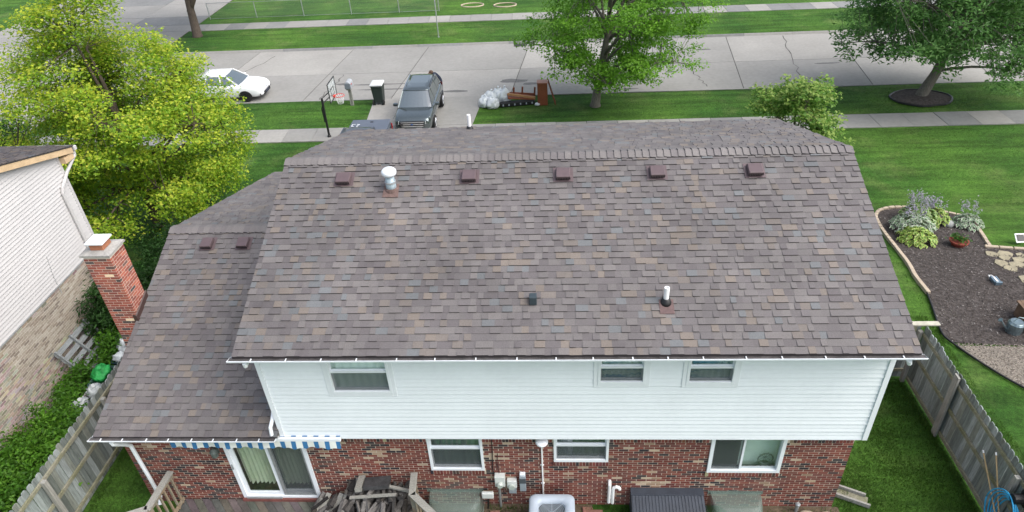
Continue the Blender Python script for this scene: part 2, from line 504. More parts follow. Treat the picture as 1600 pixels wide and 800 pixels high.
def shingle_piece(mb, sl, u0, u1, s0, s1, hb, ht=.003):
    p = [sl.P(u0, s0, hb), sl.P(u1, s0, hb), sl.P(u1, s1, ht), sl.P(u0, s1, ht), sl.P(u0, s0, -.004), sl.P(u1, s0, -.004), sl.P(u1, s1, -.004), sl.P(u0, s1, -.004)]
    f = [(0,1,2,3), (4,5,1,0), (5,6,2,1), (7,4,0,3)]
    if sl.sg < 0: f = [tuple(reversed(q)) for q in f]
    c_ = mb.cur
    mb.add(p, [f[0]] + f[2:])
    mb.cur = (.022,.019,.019)          # cut asphalt edge, with the tab's shadow line put into its colour
    o_ = len(mb.v) - 8
    mb.f.append(tuple(i + o_ for i in f[1])); mb.c.append(mb.cur)
    mb.cur = c_

WCL = [.095, .12, .15, .18, .22, .27]
SH_MESH = {}
def lay_shingles(sl, width, parent, root, expo, indiv=0, seed=1, avoid=None, top=0.0):
    r = random.Random(seed); rest = MB(); cnt = 0
    rows = int((sl.L - top) / expo) + 1
    for i in range(rows):
        s0 = i * expo; s1 = min(s0 + expo + .03, sl.L)
        if s1 - s0 < .03: break
        u = -r.uniform(0, .15); up = r.random() < .5
        while u < width - .001:
            wi = pick([(0, 12), (1, 20), (2, 24), (3, 22), (4, 14), (5, 8)], r)
            w = WCL[wi]; a = max(u, 0); b = min(u + w, width)
            if width - b < .06: b = width
            u = b
            if b - a < .02: continue
            up = (not up) if r.random() < .8 else up
            ci = pick(SH_PAL, r)
            if not up and r.random() < .45: ci = 2 if r.random() < .6 else 5
            hb = .026 if up else .011
            if cnt < indiv and abs((b - a) - w) < 1e-6 and i * expo + .001 < sl.L - expo:
                key = (id(sl), wi, up, ci)
                if key not in SH_MESH:
                    mm = MB(); mm.cur = tuple(SH_PAL[ci][0])
                    q = Slope(0, (0, 0), tuple(sl.d.yz * 1.0)); 
                    shingle_piece(mm, q, 0, w, 0, expo + .03, hb)
                    SH_MESH[key] = mm.mesh('shingle', m_shingle)
                place('shingle', SH_MESH[key], parent, sl.P(a, s0, 0)); cnt += 1
            else:
                f = r.uniform(.9, 1.1); rest.cur = tuple(c * f for c in SH_PAL[ci][0])
                shingle_piece(rest, sl, a, b, s0 + r.uniform(-.002, .002), s1, hb)
    o = rest.build('shingle_field', m_shingle, parent)
    o['kind'] = 'stuff'

def roof_deck(name, sl, w, th=.05):
    mb = MB()
    p = [sl.P(0, 0, -.006), sl.P(w, 0, -.006), sl.P(w, sl.L, -.006), sl.P(0, sl.L, -.006), sl.P(0, 0, -th), sl.P(w, 0, -th), sl.P(w, sl.L, -th), sl.P(0, sl.L, -th)]
    f = [(0,1,2,3), (7,6,5,4), (4,5,1,0), (5,6,2,1), (6,7,3,2), (7,4,0,3)]
    if sl.sg < 0: f = [tuple(reversed(q)) for q in f]
    mb.add(p, f)
    return mb.build(name, M('drip_edge', (.07,.06,.06), rough=.6), HOUSE)

def ridge_caps(parent, x0, x1, yr, zr, ka, kb, expo=.143, seed=1):
    """bent caps along the ridge; ka, kb slopes of the two sides"""
    r = random.Random(seed); x = x0; meshes = {}
    while x < x1 - .01:
        w = min(expo, x1 - x)
        ci = r.choice((0, 0, 1, 1, 2)); key = (ci, round(w, 3))
        if key not in meshes:
            mm = MB(); mm.cur = tuple(min(1, c * 1.12) for c in SH_PAL[ci][0])
            hw = .17; L_ = w + .02
            prof = []
            for t, k in ((-1, ka), (0, 0), (1, kb)): prof.append((t * hw, -hw * k * abs(t)))
            lo = [(0, y, z + .012 + .03) for y, z in prof] + [(L_, y, z + .012 + .008) for y, z in prof]
            bt = [(0, y, z) for y, z in prof] + [(L_, y, z) for y, z in prof]
            mm.add(lo + bt, [(0,3,4,1), (1,4,5,2), (3,9,10,4), (4,10,11,5)]); mm.cur = (.022,.019,.019); mm.f += [(6,7,1,0), (7,8,2,1), (9,3,0,6), (2,5,11,8)]; mm.c += [mm.cur]*4
            meshes[key] = mm.mesh('ridge_cap', m_shingle)
        place('ridge_cap', meshes[key], parent, (x, yr, zr))
        x += w

# --- main roof
MX0, MX1 = -5.80, 5.79
EV = (-.475, 5.042); RG = (3.797, 6.655); FE = (8.36, 5.235)
sl_b = Slope(MX0, EV, RG); sl_f = Slope(MX0, FE, RG)
roof_b = roof_deck('roof', sl_b, MX1 - MX0)
lay_shingles(sl_b, MX1 - MX0, roof_b, HOUSE, sl_b.L / 32.6, indiv=300, seed=4, top=.06)
roof_f = roof_deck('roof', sl_f, MX1 - MX0)
lay_shingles(sl_f, MX1 - MX0, roof_f, HOUSE, .143, seed=5, top=.06)
ridge_caps(roof_b, MX0, MX1, RG[0], RG[1], sl_b.d.z/sl_b.d.y, -sl_f.d.z/sl_f.d.y, seed=2)
# --- wing roof
WX0, WX1 = -9.48, -5.70
WE = (-.175, 2.602); WR = (4.69, 4.445); WF = (10.98, 2.615)
wl_b = Slope(WX0, WE, WR); wl_f = Slope(WX0, WF, WR)
wroof_b = roof_deck('roof', wl_b, WX1 - WX0)
lay_shingles(wl_b, WX1 - WX0, wroof_b, HOUSE, .143, seed=14, top=.06)
wroof_f = roof_deck('roof', wl_f, WX1 - WX0)
lay_shingles(wl_f, WX1 - WX0, wroof_f, HOUSE, .143, seed=15, top=.06)
ridge_caps(wroof_b, WX0, WX1, WR[0], WR[1], wl_b.d.z/wl_b.d.y, -wl_f.d.z/wl_f.d.y, seed=3)

# --- openings
WINS_LOW = [(-2.83, -1.70, 1.165, 2.36), (-.25, .86, 1.455, 2.36), (2.875, 4.34, 1.14, 2.36)]
DOOR = (-7.15, -5.39, .19, 2.27)
WINS_UP = [(-4.40, -3.24, 3.66, 4.84), (.575, 1.44, 3.89, 4.84), (2.165, 3.03, 3.88, 4.84)]

def rect_minus(x0, x1, z0, z1, holes):
    xc = sorted({x0, x1, *[min(max(h[k], x0), x1) for h in holes for k in (0, 1)]})
    zc = sorted({z0, z1, *[min(max(h[k], z0), z1) for h in holes for k in (2, 3)]})
    out = []
    for a, b in zip(xc[:-1], xc[1:]):
        run = None
        for c, d in zip(zc[:-1], zc[1:]):
            mx, mz = (a+b)/2, (c+d)/2
            hole = any(h[0] < mx < h[1] and h[2] < mz < h[3] for h in holes)
            if hole: run = None
            elif run is None: run = [a, b, c, d]; out.append(run)
            else: run[3] = d
    return out

# --- brick wall facing the yard
BX0, BX1 = -9.30, 5.63
holes = WINS_LOW + [DOOR]
mb = MB()
for (a, b, c, d) in rect_minus(BX0 + .004, BX1 - .004, -.1, 2.52, holes):
    mb.box(a, b, BY + .0035, BY + .11, c, d)
WALL = mb.build('wall', m_mortar, HOUSE)

BR_RED = [(.180,.056,.044), (.150,.047,.038), (.205,.070,.052), (.130,.044,.039), (.165,.068,.055)]
BR_DARK = [(.036,.033,.037), (.050,.042,.043), (.075,.046,.043)]
BR_TAN = [(.36,.265,.185), (.42,.33,.24), (.28,.19,.13)]
BRICK_MESH = {}
def brick_col(x, z, r, tan=1.0, dark=1.0):
    k = noise.noise(Vector((x * .9, z * 3.2, 7.3)))
    t = r.random()
    if k > .38 and t < .42 * tan: return BR_TAN[r.randrange(3)]
    if t < .045 * tan: return BR_TAN[r.randrange(3)]
    k2 = noise.noise(Vector((x * .8 + 40, z * 2.5, 1.3)))
    if t > 1 - (.15 + .25 * max(0, k2)) * dark: return BR_DARK[r.randrange(3)]
    return BR_RED[r.randrange(5)]
def front_bricks(x0, x1, z0, z1, holes, yface, parent, ymod, indiv_zone=None, indiv=0, seed=1, tan=1.0):
    r = random.Random(seed); rest = MB(); cnt = 0
    C = .0677; PIT = .2032; nrow = int(round((z1 - z0) / C))
    for i in range(nrow):
        za = z0 + i * C + .005; zb = za + C - .0105
        block = [(h[0], h[1]) for h in holes if min(zb, h[3]) - max(za, h[2]) > .03]
        x = x0 - (PIT / 2 if i % 2 else 0)
        while x < x1:
            a = max(x, x0) + (.005 if x > x0 else 0); b = min(x + PIT - .010, x1); x += PIT
            segs = [(a, b)]
            for (h0, h1) in block:
                ns = []
                for (p, q) in segs:
                    if q <= h0 or p >= h1: ns.append((p, q)); continue
                    if p < h0 - .03: ns.append((p, h0 - .002))
                    if q > h1 + .03: ns.append((h1 + .002, q))
                segs = ns
            for (p, q) in segs:
                if q - p < .025: continue
                col = brick_col(p, za, r, tan)
                f = r.uniform(.88, 1.12); pr_ = r.uniform(-.002, .002)
                full = abs(q - p - (PIT - .015)) < .0006 or abs(q - p - (PIT - .010)) < .0006
                if indiv_zone and cnt < indiv and full and indiv_zone[0] < p < indiv_zone[1] and indiv_zone[2] < za < indiv_zone[3]:
                    key = (col, round(q - p, 4))
                    if key not in BRICK_MESH:
                        mm = MB(); mm.cur = col; mm.box(0, q - p, 0, .06, 0, zb - za); BRICK_MESH[key] = mm.mesh('brick', m_brick)
                    place('brick', BRICK_MESH[key], parent, (p, yface + pr_, za)); cnt += 1
                else:
                    rest.cur = tuple(c * f for c in col)
                    rest.box(p, q, yface + pr_, yface + .06, za, zb)
    o = rest.build('brick_field', m_brick, parent); o['kind'] = 'stuff'
sold_holes = holes + [(-5.3, 5.64, 2.03, 2.60)]
sills = [(w[0] - .02, w[1] + .02, w[2] - .115, w[2]) for w in WINS_LOW]
front_bricks(BX0, BX1, 0.0, 2.50, sold_holes + sills, BY, WALL, 0, indiv_zone=(-5.2, 5.6, 1.3, 2.1), indiv=160, seed=21)
# soldier course under the overhang and rowlock sills, brick by brick in one part each
r = random.Random(8)
mb = MB(); x = -5.28
while x < BX1 - .05:
    if not any(w[0] - .06 < x < w[1] for w in WINS_LOW):
        mb.cur = tuple(c * r.uniform(.85, 1.1) for c in brick_col(x, 2.2, r, .5))
        mb.box(x, x + .057, BY - .002, BY + .06, 2.036, 2.232)
    x += .0677
mb.build('soldier_course', m_brick, WALL)['kind'] = 'stuff'
for s_ in sills:
    mb = MB(); x = s_[0]
    while x < s_[1] - .03:
        mb.cur = tuple(c * r.uniform(.85, 1.1) for c in brick_col(x, .3, r, .2, .6))
        mb.box(x, min(x + .057, s_[1]), BY - .032, BY + .06, s_[2] + .004, s_[3] - .006)
        x += .0677
    mb.build('brick_sill', m_brick, WALL)['kind'] = 'stuff'
    MB().box(s_[0] + .004, s_[1] - .004, BY - .027, BY + .003, s_[2] + .008, s_[3] - .010).build('sill_mortar', m_mortar, WALL)
# remaining outside walls of the ground floor and the wing
m_bricktex = M('brick_far', (.17,.06,.05), rough=.9, n=(6, .3), n2=(30, .25))
mb = MB()
mb.box(BX0, BX0 + .1, BY + .112, 10.5, -1.3, 2.55); mb.box(BX1 - .1, BX1, BY + .112, 7.85, -1.3, 2.40); mb.box(BX0 + .102, BX1 - .102, 7.75, 7.85, -1.3, 2.40)
mb.box(BX0 + .102, -3.4, 10.4, 10.5, -1.3, 2.55)
mb.box(BX0 + .2, BX1 - .2, 3.0, 3.1, -.1, 2.3)       # inner partition behind the rooms
mb.build('wall', m_bricktex, HOUSE)
# wing gable end
mb = MB(); mb.add([(BX0+.01, .2, 2.5), (BX0+.01, 10.5, 2.5), (BX0+.01, 4.69, 4.36), (BX0+.09, .2, 2.5), (BX0+.09, 10.5, 2.5), (BX0+.09, 4.69, 4.36)], [(0,2,1), (3,4,5), (0,1,4,3), (1,2,5,4), (2,0,3,5)])
mb.build('gable', m_siding, HOUSE)

# --- upper storey: sheathing with real openings, then lap siding panels
mb = MB()
Z0, Z1 = 2.395, 5.02
for (a, b, c, d) in rect_minus(-HW + .012, HW - .012, Z0, Z1, WINS_UP):
    mb.box(a, b, .014, .10, c, d)
SID = mb.build('siding_wall', m_white, HOUSE)
PH = .2032
for k in range(13):
    za = Z0 + .012 + k * PH; zb_ = min(za + PH, Z1)
    blk = sorted([(w[0], w[1]) for w in WINS_UP if min(zb_, w[3]) - max(za, w[2]) > .10])
    segs = []; x = -HW + .075
    for (h0, h1) in blk:
        segs.append((x, h0)); x = h1
    segs.append((x, HW - .075))
    zm = (za + zb_) / 2
    for (a, b) in segs:
        prof = [(.012, za), (-.012, za), (-.017, za + .006), (-.016, za + .014), (.001, zm - .002), (.004, zm), (-.007, zm + .001), (-.011, zm + .006), (-.010, zm + .013), (.007, zb_ - .002), (.012, zb_ - .002)]
        MB().extr_x(prof, a, b).build('siding_panel', m_siding, SID)
for sx in (-1, 1):
    a, b = (-HW - .012, -HW + .08) if sx < 0 else (HW - .08, HW + .012)
    MB().box(a, b, -.030, .02, Z0 - .005, Z1).build('corner_post', m_white, SID)
MB().box(-HW + .081, HW - .081, -.018, .011, Z0 - .012, Z0 + .011).build('starter_strip', m_white, SID)
# soffit of the overhang, side and front walls
MB().box(-HW + .02, HW - .02, .015, BY + .05, Z0 - .035, Z0 - .014).build('soffit', m_soffit, HOUSE)
mb = MB()
mb.box(-HW, -HW + .1, .105, 7.9, 2.3, 5.0); mb.box(HW - .1, HW, .105, 7.9, 2.402, 5.0); mb.box(-HW + .102, HW - .102, 7.8, 7.9, 2.402, 5.0)
for sx in (-1, 1):
    a, b = (sx * HW, sx * (HW - .1))
    mb.add([(a, .0, 5.0), (a, 7.9, 5.0), (a, 3.797, 6.52), (b, .0, 5.0), (b, 7.9, 5.0), (b, 3.797, 6.52)], [(0,2,1), (3,4,5), (0,1,4,3), (1,2,5,4), (2,0,3,5)])
mb.box(-HW + .2, HW - .2, 2.6, 2.7, 2.6, 5.0)
mb.box(-HW + .2, HW - .2, .12, 7.7, 2.42, 2.50)
mb.build('wall', m_siding, HOUSE)

# --- eaves: fascia, soffit board, open gutters with hangers
def gutter(x0, x1, yb, zt, hangs, soff_y):
    """yb back of gutter at the fascia, zt top"""
    prof = [(yb, zt - .03), (yb, zt - .085), (yb - .06, zt - .085), (yb - .132, zt - .030), (yb - .132, zt - .004), (yb - .138, zt), (yb - .138, zt + .004), (yb - .127, zt + .004), (yb - .126, zt - .028), (yb - .058, zt - .077), (yb - .008, zt - .077), (yb - .008, zt - .03)]
    gt = MB().extr_x(prof[::-1], x0, x1).build('gutter', m_white, HOUSE)
    for x in (x0, x1 - .004):
        MB().add([(x + d, y, z) for d in (0, .004) for y, z in prof[:6]], [(0,1,2,3,4,5), (11,10,9,8,7,6)]).build('end_cap', m_white, gt)
    MB().extr_x([(yb - .009, zt - .026), (yb - .009, zt - .076), (yb - .056, zt - .076), (yb - .125, zt - .027), (yb - .125, zt - .020)], x0 + .01, x1 - .01).build('debris', m_gutter_in, gt)
    for x in hangs:
        MB().box(x - .009, x + .009, yb - .127, yb - .06, zt - .010, zt + .002).build('hanger', m_white, gt)
    MB().box(x0 + .03, x1 - .03, yb + .002, yb + .022, zt - .13, zt - .01).build('fascia', m_white, HOUSE)
    MB().box(x0 + .03, x1 - .03, yb + .024, soff_y, zt - .13, zt - .11).build('soffit', m_soffit, HOUSE)
    return gt
r = random.Random(2)
hx = []; x = -5.45
while x < 5.7: hx.append(x); x += r.choice((.62, .66, .70, .58))
gutter(-5.87, 5.86, -.425, 5.012, hx, -.005)
gutter(-9.56, -5.73, -.135, 2.585, [-9.3, -8.85, -8.35, -7.9, -7.42, -6.98, -6.5, -6.05], BY - .01)
gutter(-5.8, 5.8, 8.36 + .13, 5.186, [-5, -3, -1, 1, 3, 5], 8.48)
MB().box(-5.8, 5.8, 8.36, 8.362 + .008, 5.12, 5.228).build('fascia', m_white, HOUSE)

# --- downspouts
def downspout(pts, rad=.036):
    return MB().tube(pts, rad, 8).build('downspout', m_white, HOUSE)
downspout([(-9.13, -.2, 2.48), (-9.13, -.19, 2.40), (-9.09, .04, 2.12), (-9.08, .13, 1.98), (-9.06, .135, 1.0), (-9.05, .135, .25), (-9.05, .02, .12)], .042)
downspout([(-5.60, -.49, 4.90), (-5.60, -.48, 4.83), (-5.74, -.05, 4.68), (-5.75, .25, 4.50), (-5.75, .25, 3.15), (-5.77, .02, 2.92), (-5.80, -.10, 2.80), (-5.80, -.14, 2.63)], .038)
downspout([(5.62, -.49, 4.90), (5.64, -.48, 4.83), (5.76, -.18, 4.70), (5.77, .30, 4.52), (5.77, .55, 4.3), (5.77, .55, .3)], .040)

# --- windows
m_cur = {}
def curtain(parent, x0, x1, z0, z1, y, m, waves=9, amp=.02):
    mb = MB(); n = waves * 6
    top = []; 
    for k in range(n + 1):
        x = x0 + (x1-x0)*k/n; yy = y + amp*math.sin(2*math.pi*waves*k/n) + amp*.5*math.sin(5.3*k/n*waves)
        top.append((x, yy))
    vs = [(x, yy, z0) for x, yy in top] + [(x, yy, z1) for x, yy in top]
    mb.add(vs, [(k, k+1, n+2+k, n+1+k) for k in range(n)])
    return mb.build('curtain', m, parent, smooth=True)
m_cur_teal = M('curtain_teal', (.80,.90,.88), rough=.9, n=(3, .10), n2=(.8,.1))
m_cur_blue = M('curtain_blue', (.62,.74,.72), rough=.9, n=(2.2, .2), col2=(.05,.26,.42), ramp=(.45,.62), stretch=(.7,1,4))
m_cur_green = M('curtain_green', (.52,.60,.42), rough=.9, n=(1.4, .12), stretch=(7,1,.4))
m_cur_grey = M('curtain_grey', (.16,.19,.18), rough=.9, n=(1.4, .2))
m_room = M('room_dark', (.06,.06,.06), rough=1)
def hung_window(rc, y, rail_z, casing, cur, wall_d, lowdark=True):
    """double-hung window in an opening: rc=(x0,x1,z0,z1), y the wall face"""
    x0, x1, z0, z1 = rc
    mb = MB(); t = .052; yo = y - .028
    for (a, b, c, d) in ((x0, x0+t, z0, z1), (x1-t, x1, z0, z1), (x0+t, x1-t, z0, z0+t+.015), (x0+t, x1-t, z1-t, z1)):
        mb.box(a, b, yo, y + .09, c, d)
    if casing:
        e = .075; o = y - .020
        for (a, b, c, d) in ((x0-e, x0, z0-e, z1+e), (x1, x1+e, z0-e, z1+e), (x0, x1, z0-e, z0), (x0, x1, z1, z1+e)):
            mb.box(a, b, o, y + .012, c, d)
    w = mb.build('window', m_white, HOUSE, bevel=.004)
    a, b = x0 + t, x1 - t
    MB().box(a, b, y + .005, y + .055, rail_z - .022, rail_z + .022).build('meeting_rail', m_white, w)
    for (c, d, yy) in ((rail_z + .022, z1 - t, y + .045), (z0 + t + .015, rail_z - .022, y + .062)):
        s_ = MB(); q = .022
        for (p, p2, c2, d2) in ((a, a+q, c, d), (b-q, b, c, d), (a+q, b-q, c, c+q), (a+q, b-q, d-q, d)):
            s_.box(p, p2, yy - .012, yy + .012, c2, d2)
        s_.build('sash', m_white, w)
        MB().box(a + q, b - q, yy - .002, yy + .002, c + q, d - q).build('pane', m_glass, w)
    MB().box(a + .004, b - .004, y + .012, y + .015, z0 + t + .03, rail_z - .02).build('screen', m_screen, w)
    MB().box(a, b, y + .004, y + .022, z0 + t + .016, z0 + t + .034).build('screen_frame', m_metal, w)
    curtain(w, a - .02, b + .02, z0 + .02, z1, y + .105, cur, waves=7, amp=.012)
    MB().box(a - .3, b + .3, y + .30, y + .32, z0 - .2, z1 + .1).build('room_back', m_room, w)
    return w
hung_window(WINS_UP[0], 0, 4.20, True, m_cur_teal, .1)
hung_window(WINS_UP[1], 0, 4.29, True, m_cur_blue, .1)
hung_window(WINS_UP[2], 0, 4.28, True, m_cur_blue, .1)
m_cur_dkgreen = M('curtain_dark_green', (.13,.185,.165), rough=.9, n=(3, .2))
hung_window(WINS_LOW[0], BY, 1.83, False, m_cur_dkgreen, .1)
hung_window(WINS_LOW[1], BY, 1.93, False, m_cur_dkgreen, .1)
# horizontal slider
x0, x1, z0, z1 = WINS_LOW[2]
mb = MB(); t = .075; yo = BY - .028
for (a, b, c, d) in ((x0, x0+t, z0, z1), (x1-t, x1, z0, z1), (x0+t, x1-t, z0, z0+t), (x0+t, x1-t, z1-t, z1)): mb.box(a, b, yo, BY + .09, c, d)
w = mb.build('window', m_white, HOUSE, bevel=.004)
xm = x0 + .665
MB().box(xm - .022, xm + .022, BY, BY + .06, z0 + t, z1 - t).build('meeting_stile', m_white, w)
for (a, b, yy) in ((x0 + t, xm - .022, BY + .055), (xm + .022, x1 - t, BY + .04)):
    MB().box(a, b, yy - .002, yy + .002, z0 + t, z1 - t).build('pane', m_glass, w)
MB().box(x0 + t, xm - .022, BY + .012, BY + .015, z0 + t, z1 - t).build('screen', m_screen, w)
MB().box(x0 + t, xm - .02, BY + .006, BY + .02, z0 + t + .001, z0 + t + .03).build('screen_frame', m_metal, w)
m_blind = M('pale_blind', (.62,.74,.69), rough=.9, n=(1.5,.12), n2=(7,.06))
MB().box(xm, x1 + .1, BY + .26, BY + .27, z0 - .1, z1 + .1).build('blind', m_blind, w)
MB().box(x0 - .2, xm, BY + .20, BY + .21, z0 - .1, z1 + .1).build('room_back', m_room, w)
fan = MB(); 
fan.tube([(4.08 + .15*math.cos(2*math.pi*k/24), BY + .16, 1.36 + .15*math.sin(2*math.pi*k/24)) for k in range(25)], .014, 6)
fan.lathe((4.08, BY + .2, 1.16), [(.10, 0), (.10, .02), (.02, .03), (.02, .06)], 12)
for k in range(10):
    a = 2*math.pi*k/10
    fan.bar((4.08, BY + .2, 1.36), (4.08 + .15*math.cos(a), BY + .2, 1.36 + .15*math.sin(a)), .006, .006)
fan.build('desk_fan', m_cur_grey, w)

# --- sliding patio door
x0, x1, z0, z1 = DOOR
mb = MB(); t = .085; yo = BY - .03
for (a, b, c, d) in ((x0, x0+t, z0, z1), (x1-t, x1, z0, z1), (x0+t, x1-t, z0, z0+.06), (x0+t, x1-t, z1-t, z1)): mb.box(a, b, yo, BY + .12, c, d)
door = mb.build('patio_door', m_white, HOUSE, bevel=.004)
xm = -6.27
for nm, a, b, yy, mm_ in (('door_panel', x0 + t, xm + .05, BY + .035, m_white), ('door_panel', xm - .0, x1 - t, BY + .085, m_white)):
    s_ = MB(); q = .075
    for (p, p2, c2, d2) in ((a, a+q, z0+.062, z1-t), (b-q, b, z0+.062, z1-t), (a+q, b-q, z0+.062, z0+.062+q+.02), (a+q, b-q, z1-t-q, z1-t)):
        s_.box(p, p2, yy - .02, yy + .02, c2, d2)
    s_.build(nm, mm_, door)
    MB().box(a + q, b - q, yy - .003, yy + .003, z0 + .16, z1 - t - q).build('pane', m_glass, door)
s_ = MB()
for (p, p2, c2, d2) in ((xm + .055, xm + .11, z0 + .062, z1 - t), (x1 - t - .045, x1 - t, z0 + .062, z1 - t), (xm + .11, x1 - t - .045, z0 + .062, z0 + .11)):
    s_.box(p, p2, BY - .005, BY + .012, c2, d2)
s_.build('screen_frame', m_metal, door)
MB().box(xm + .11, x1 - t - .045, BY + .002, BY + .005, z0 + .11, z1 - t).build('screen', m_screen, door)
MB().box(x0 + .03, x0 + .055, BY - .055, BY - .03, 1.18, 1.34).build('handle', m_metal, door, bevel=.006)
MB().box(x0 - .02, x1 + .02, BY - .075, BY + .02, z0 - .085, z0 - .004).build('threshold', m_bricktex, door)
MB().box(x0 + t, xm, BY - .06, BY + .0, z0 + .001, z0 + .05).build('door_step', m_metal, door)
cu = curtain(door, x0 + .12, xm + .02, z0 + .24, z1, BY + .20, m_cur_green, waves=8, amp=.035)
cu = curtain(door, xm + .04, x1 - .1, z0 + .22, z1, BY + .20, m_cur_green, waves=8, amp=.035)
MB().box(x0 - .2, x1 + .2, BY + .8, BY + .82, z0 - .1, z1 + .1).build('room_back', m_room, door)

# --- roof furniture
def box_vent(sl, x, y, parent, w=.30):
    t = (y - sl.e.y) / sl.d.y; u = x - sl.x0
    def P(a, b, c): return sl.P(u + a, t + b, c)
    h = w / 2
    v = MB()
    v.add([P(-h-.05, -.17, .022), P(h+.05, -.17, .022), P(h+.05, .2, .022), P(-h-.05, .2, .022), P(-h-.05, -.17, .027), P(h+.05, -.17, .027), P(h+.05, .2, .027), P(-h-.05, .2, .027)], [(0,3,2,1),(4,5,6,7),(0,1,5,4),(1,2,6,5),(2,3,7,6),(3,0,4,7)])
    o = v.build('roof_vent', m_brown, HOUSE)
    hd = MB()
    a = [P(-h, -.15, .06), P(h, -.15, .06), P(h, .15, .05), P(-h, .15, .05), P(-h*.94, -.15, .15), P(h*.94, -.15, .15), P(h*.9, .13, .115), P(-h*.9, .13, .115)]
    hd.add(a, [(0,3,2,1),(4,5,6,7),(0,1,5,4),(1,2,6,5),(2,3,7,6),(3,0,4,7)])
    hd.build('hood', m_brown, o, bevel=.012)
    lv = MB()
    for k in range(9):
        q = -h*.85 + k * (h*1.7/8)
        lv.add([P(q-.006, -.158, .068), P(q+.006, -.158, .068), P(q+.006, -.158, .12), P(q-.006, -.158, .12)], [(0,1,2,3)])
    lv.build('louvre', m_black, o)
    bs = MB()
    bs.add([P(-h*.86, -.11, .026), P(h*.86, -.11, .026), P(h*.86, .11, .026), P(-h*.86, .11, .026), P(-h*.86, -.11, .062), P(h*.86, -.11, .062), P(h*.86, .11, .062), P(-h*.86, .11, .062)], [(4,5,6,7),(0,1,5,4),(1,2,6,5),(2,3,7,6),(3,0,4,7)])
    bs.build('throat', m_black, o)
for x in (-4.445, -1.871, .018, 1.877, 3.775): box_vent(sl_b, x, 3.24, None)
for x in (-8.40, -7.52): box_vent(wl_b, x, 4.22, None, .27)

def on(sl, x, y, h=0):
    return sl.P(x - sl.x0, (y - sl.e.y) / sl.d.y, h)
# metal flue with a cap
c = on(sl_b, -3.437, 3.0)
m_flue = M('flue_metal', (.34,.42,.46), rough=.5, metal=.3, n=(14, .2))
m_rust = M('rusty_flashing', (.13,.085,.075), rough=.9, n=(9, .35), n2=(40, .3))
fl = MB().lathe(c, [(.105, -.05), (.105, .18), (.09, .19), (.09, .38)], 16).build('flue_pipe', m_flue, HOUSE, smooth=True)
MB().lathe(c + Vector((0,0,.33)), [(.10, 0), (.140, .01), (.150, .05), (.150, .09), (.11, .13), (.03, .15)], 18).build('cap', m_white, fl, smooth=True)
MB().lathe(c + Vector((0,0,.17)), [(.112, -.015), (.112, .02)], 16).build('collar', m_metal, fl)
MB().lathe(c, [(.15, -.045), (.13, .02), (.108, .05)], 14).build('storm_collar', m_rust, fl)
u = c.x - sl_b.x0; t = (c.y - sl_b.e.y) / sl_b.d.y
v = [sl_b.P(u + a, t + b, q) for q in (.018, .026) for a, b in ((-.16, -.22), (.16, -.23), (.15, .12), (-.15, .12))]
MB().add(v, [(0,3,2,1),(4,5,6,7),(0,1,5,4),(1,2,6,5),(2,3,7,6),(3,0,4,7)]).build('flashing', m_rust, fl)
# white plumbing pipe with boot, the one on the far slope, and the small square vent
def pipe(sl, x, y, hgt, rad=.047, flash=True):
    c = on(sl, x, y)
    p = MB().lathe(c, [(rad, -.05), (rad, hgt), (rad*.8, hgt), (rad*.8, hgt-.05)], 14).build('vent_pipe', m_pvc, HOUSE, smooth=False)
    MB().lathe(c, [(.115, -.02), (.095, .03), (rad + .022, .09), (rad + .004, .10)], 14).build('boot', m_black, p, smooth=True)
    if flash:
        u = c.x - sl.x0; t = (c.y - sl.e.y) / sl.d.y
        v = [sl.P(u + a, t + b, q) for q in (.020, .027) for a, b in ((-.12, -.24), (.13, -.24), (.13, .05), (-.12, .05))]
        f = [(0,3,2,1),(4,5,6,7),(0,1,5,4),(1,2,6,5),(2,3,7,6),(3,0,4,7)]
        if sl.sg < 0: f = [tuple(reversed(q)) for q in f]
        MB().add(v, f).build('flashing', M('pipe_flashing', (.115,.075,.072), rough=.8, n=(20, .2)), p)
pipe(sl_b, 1.755, .47, .33)
pipe(sl_f, -2.40, 7.95, .42, .05, False)
c = on(sl_b, -.563, .50, .02)
MB().box(c.x-.065, c.x+.065, c.y-.075, c.y+.07, c.z-.02, c.z+.145).build('roof_vent', M('slate_vent', (.035,.05,.058), rough=.4), HOUSE, bevel=.012)

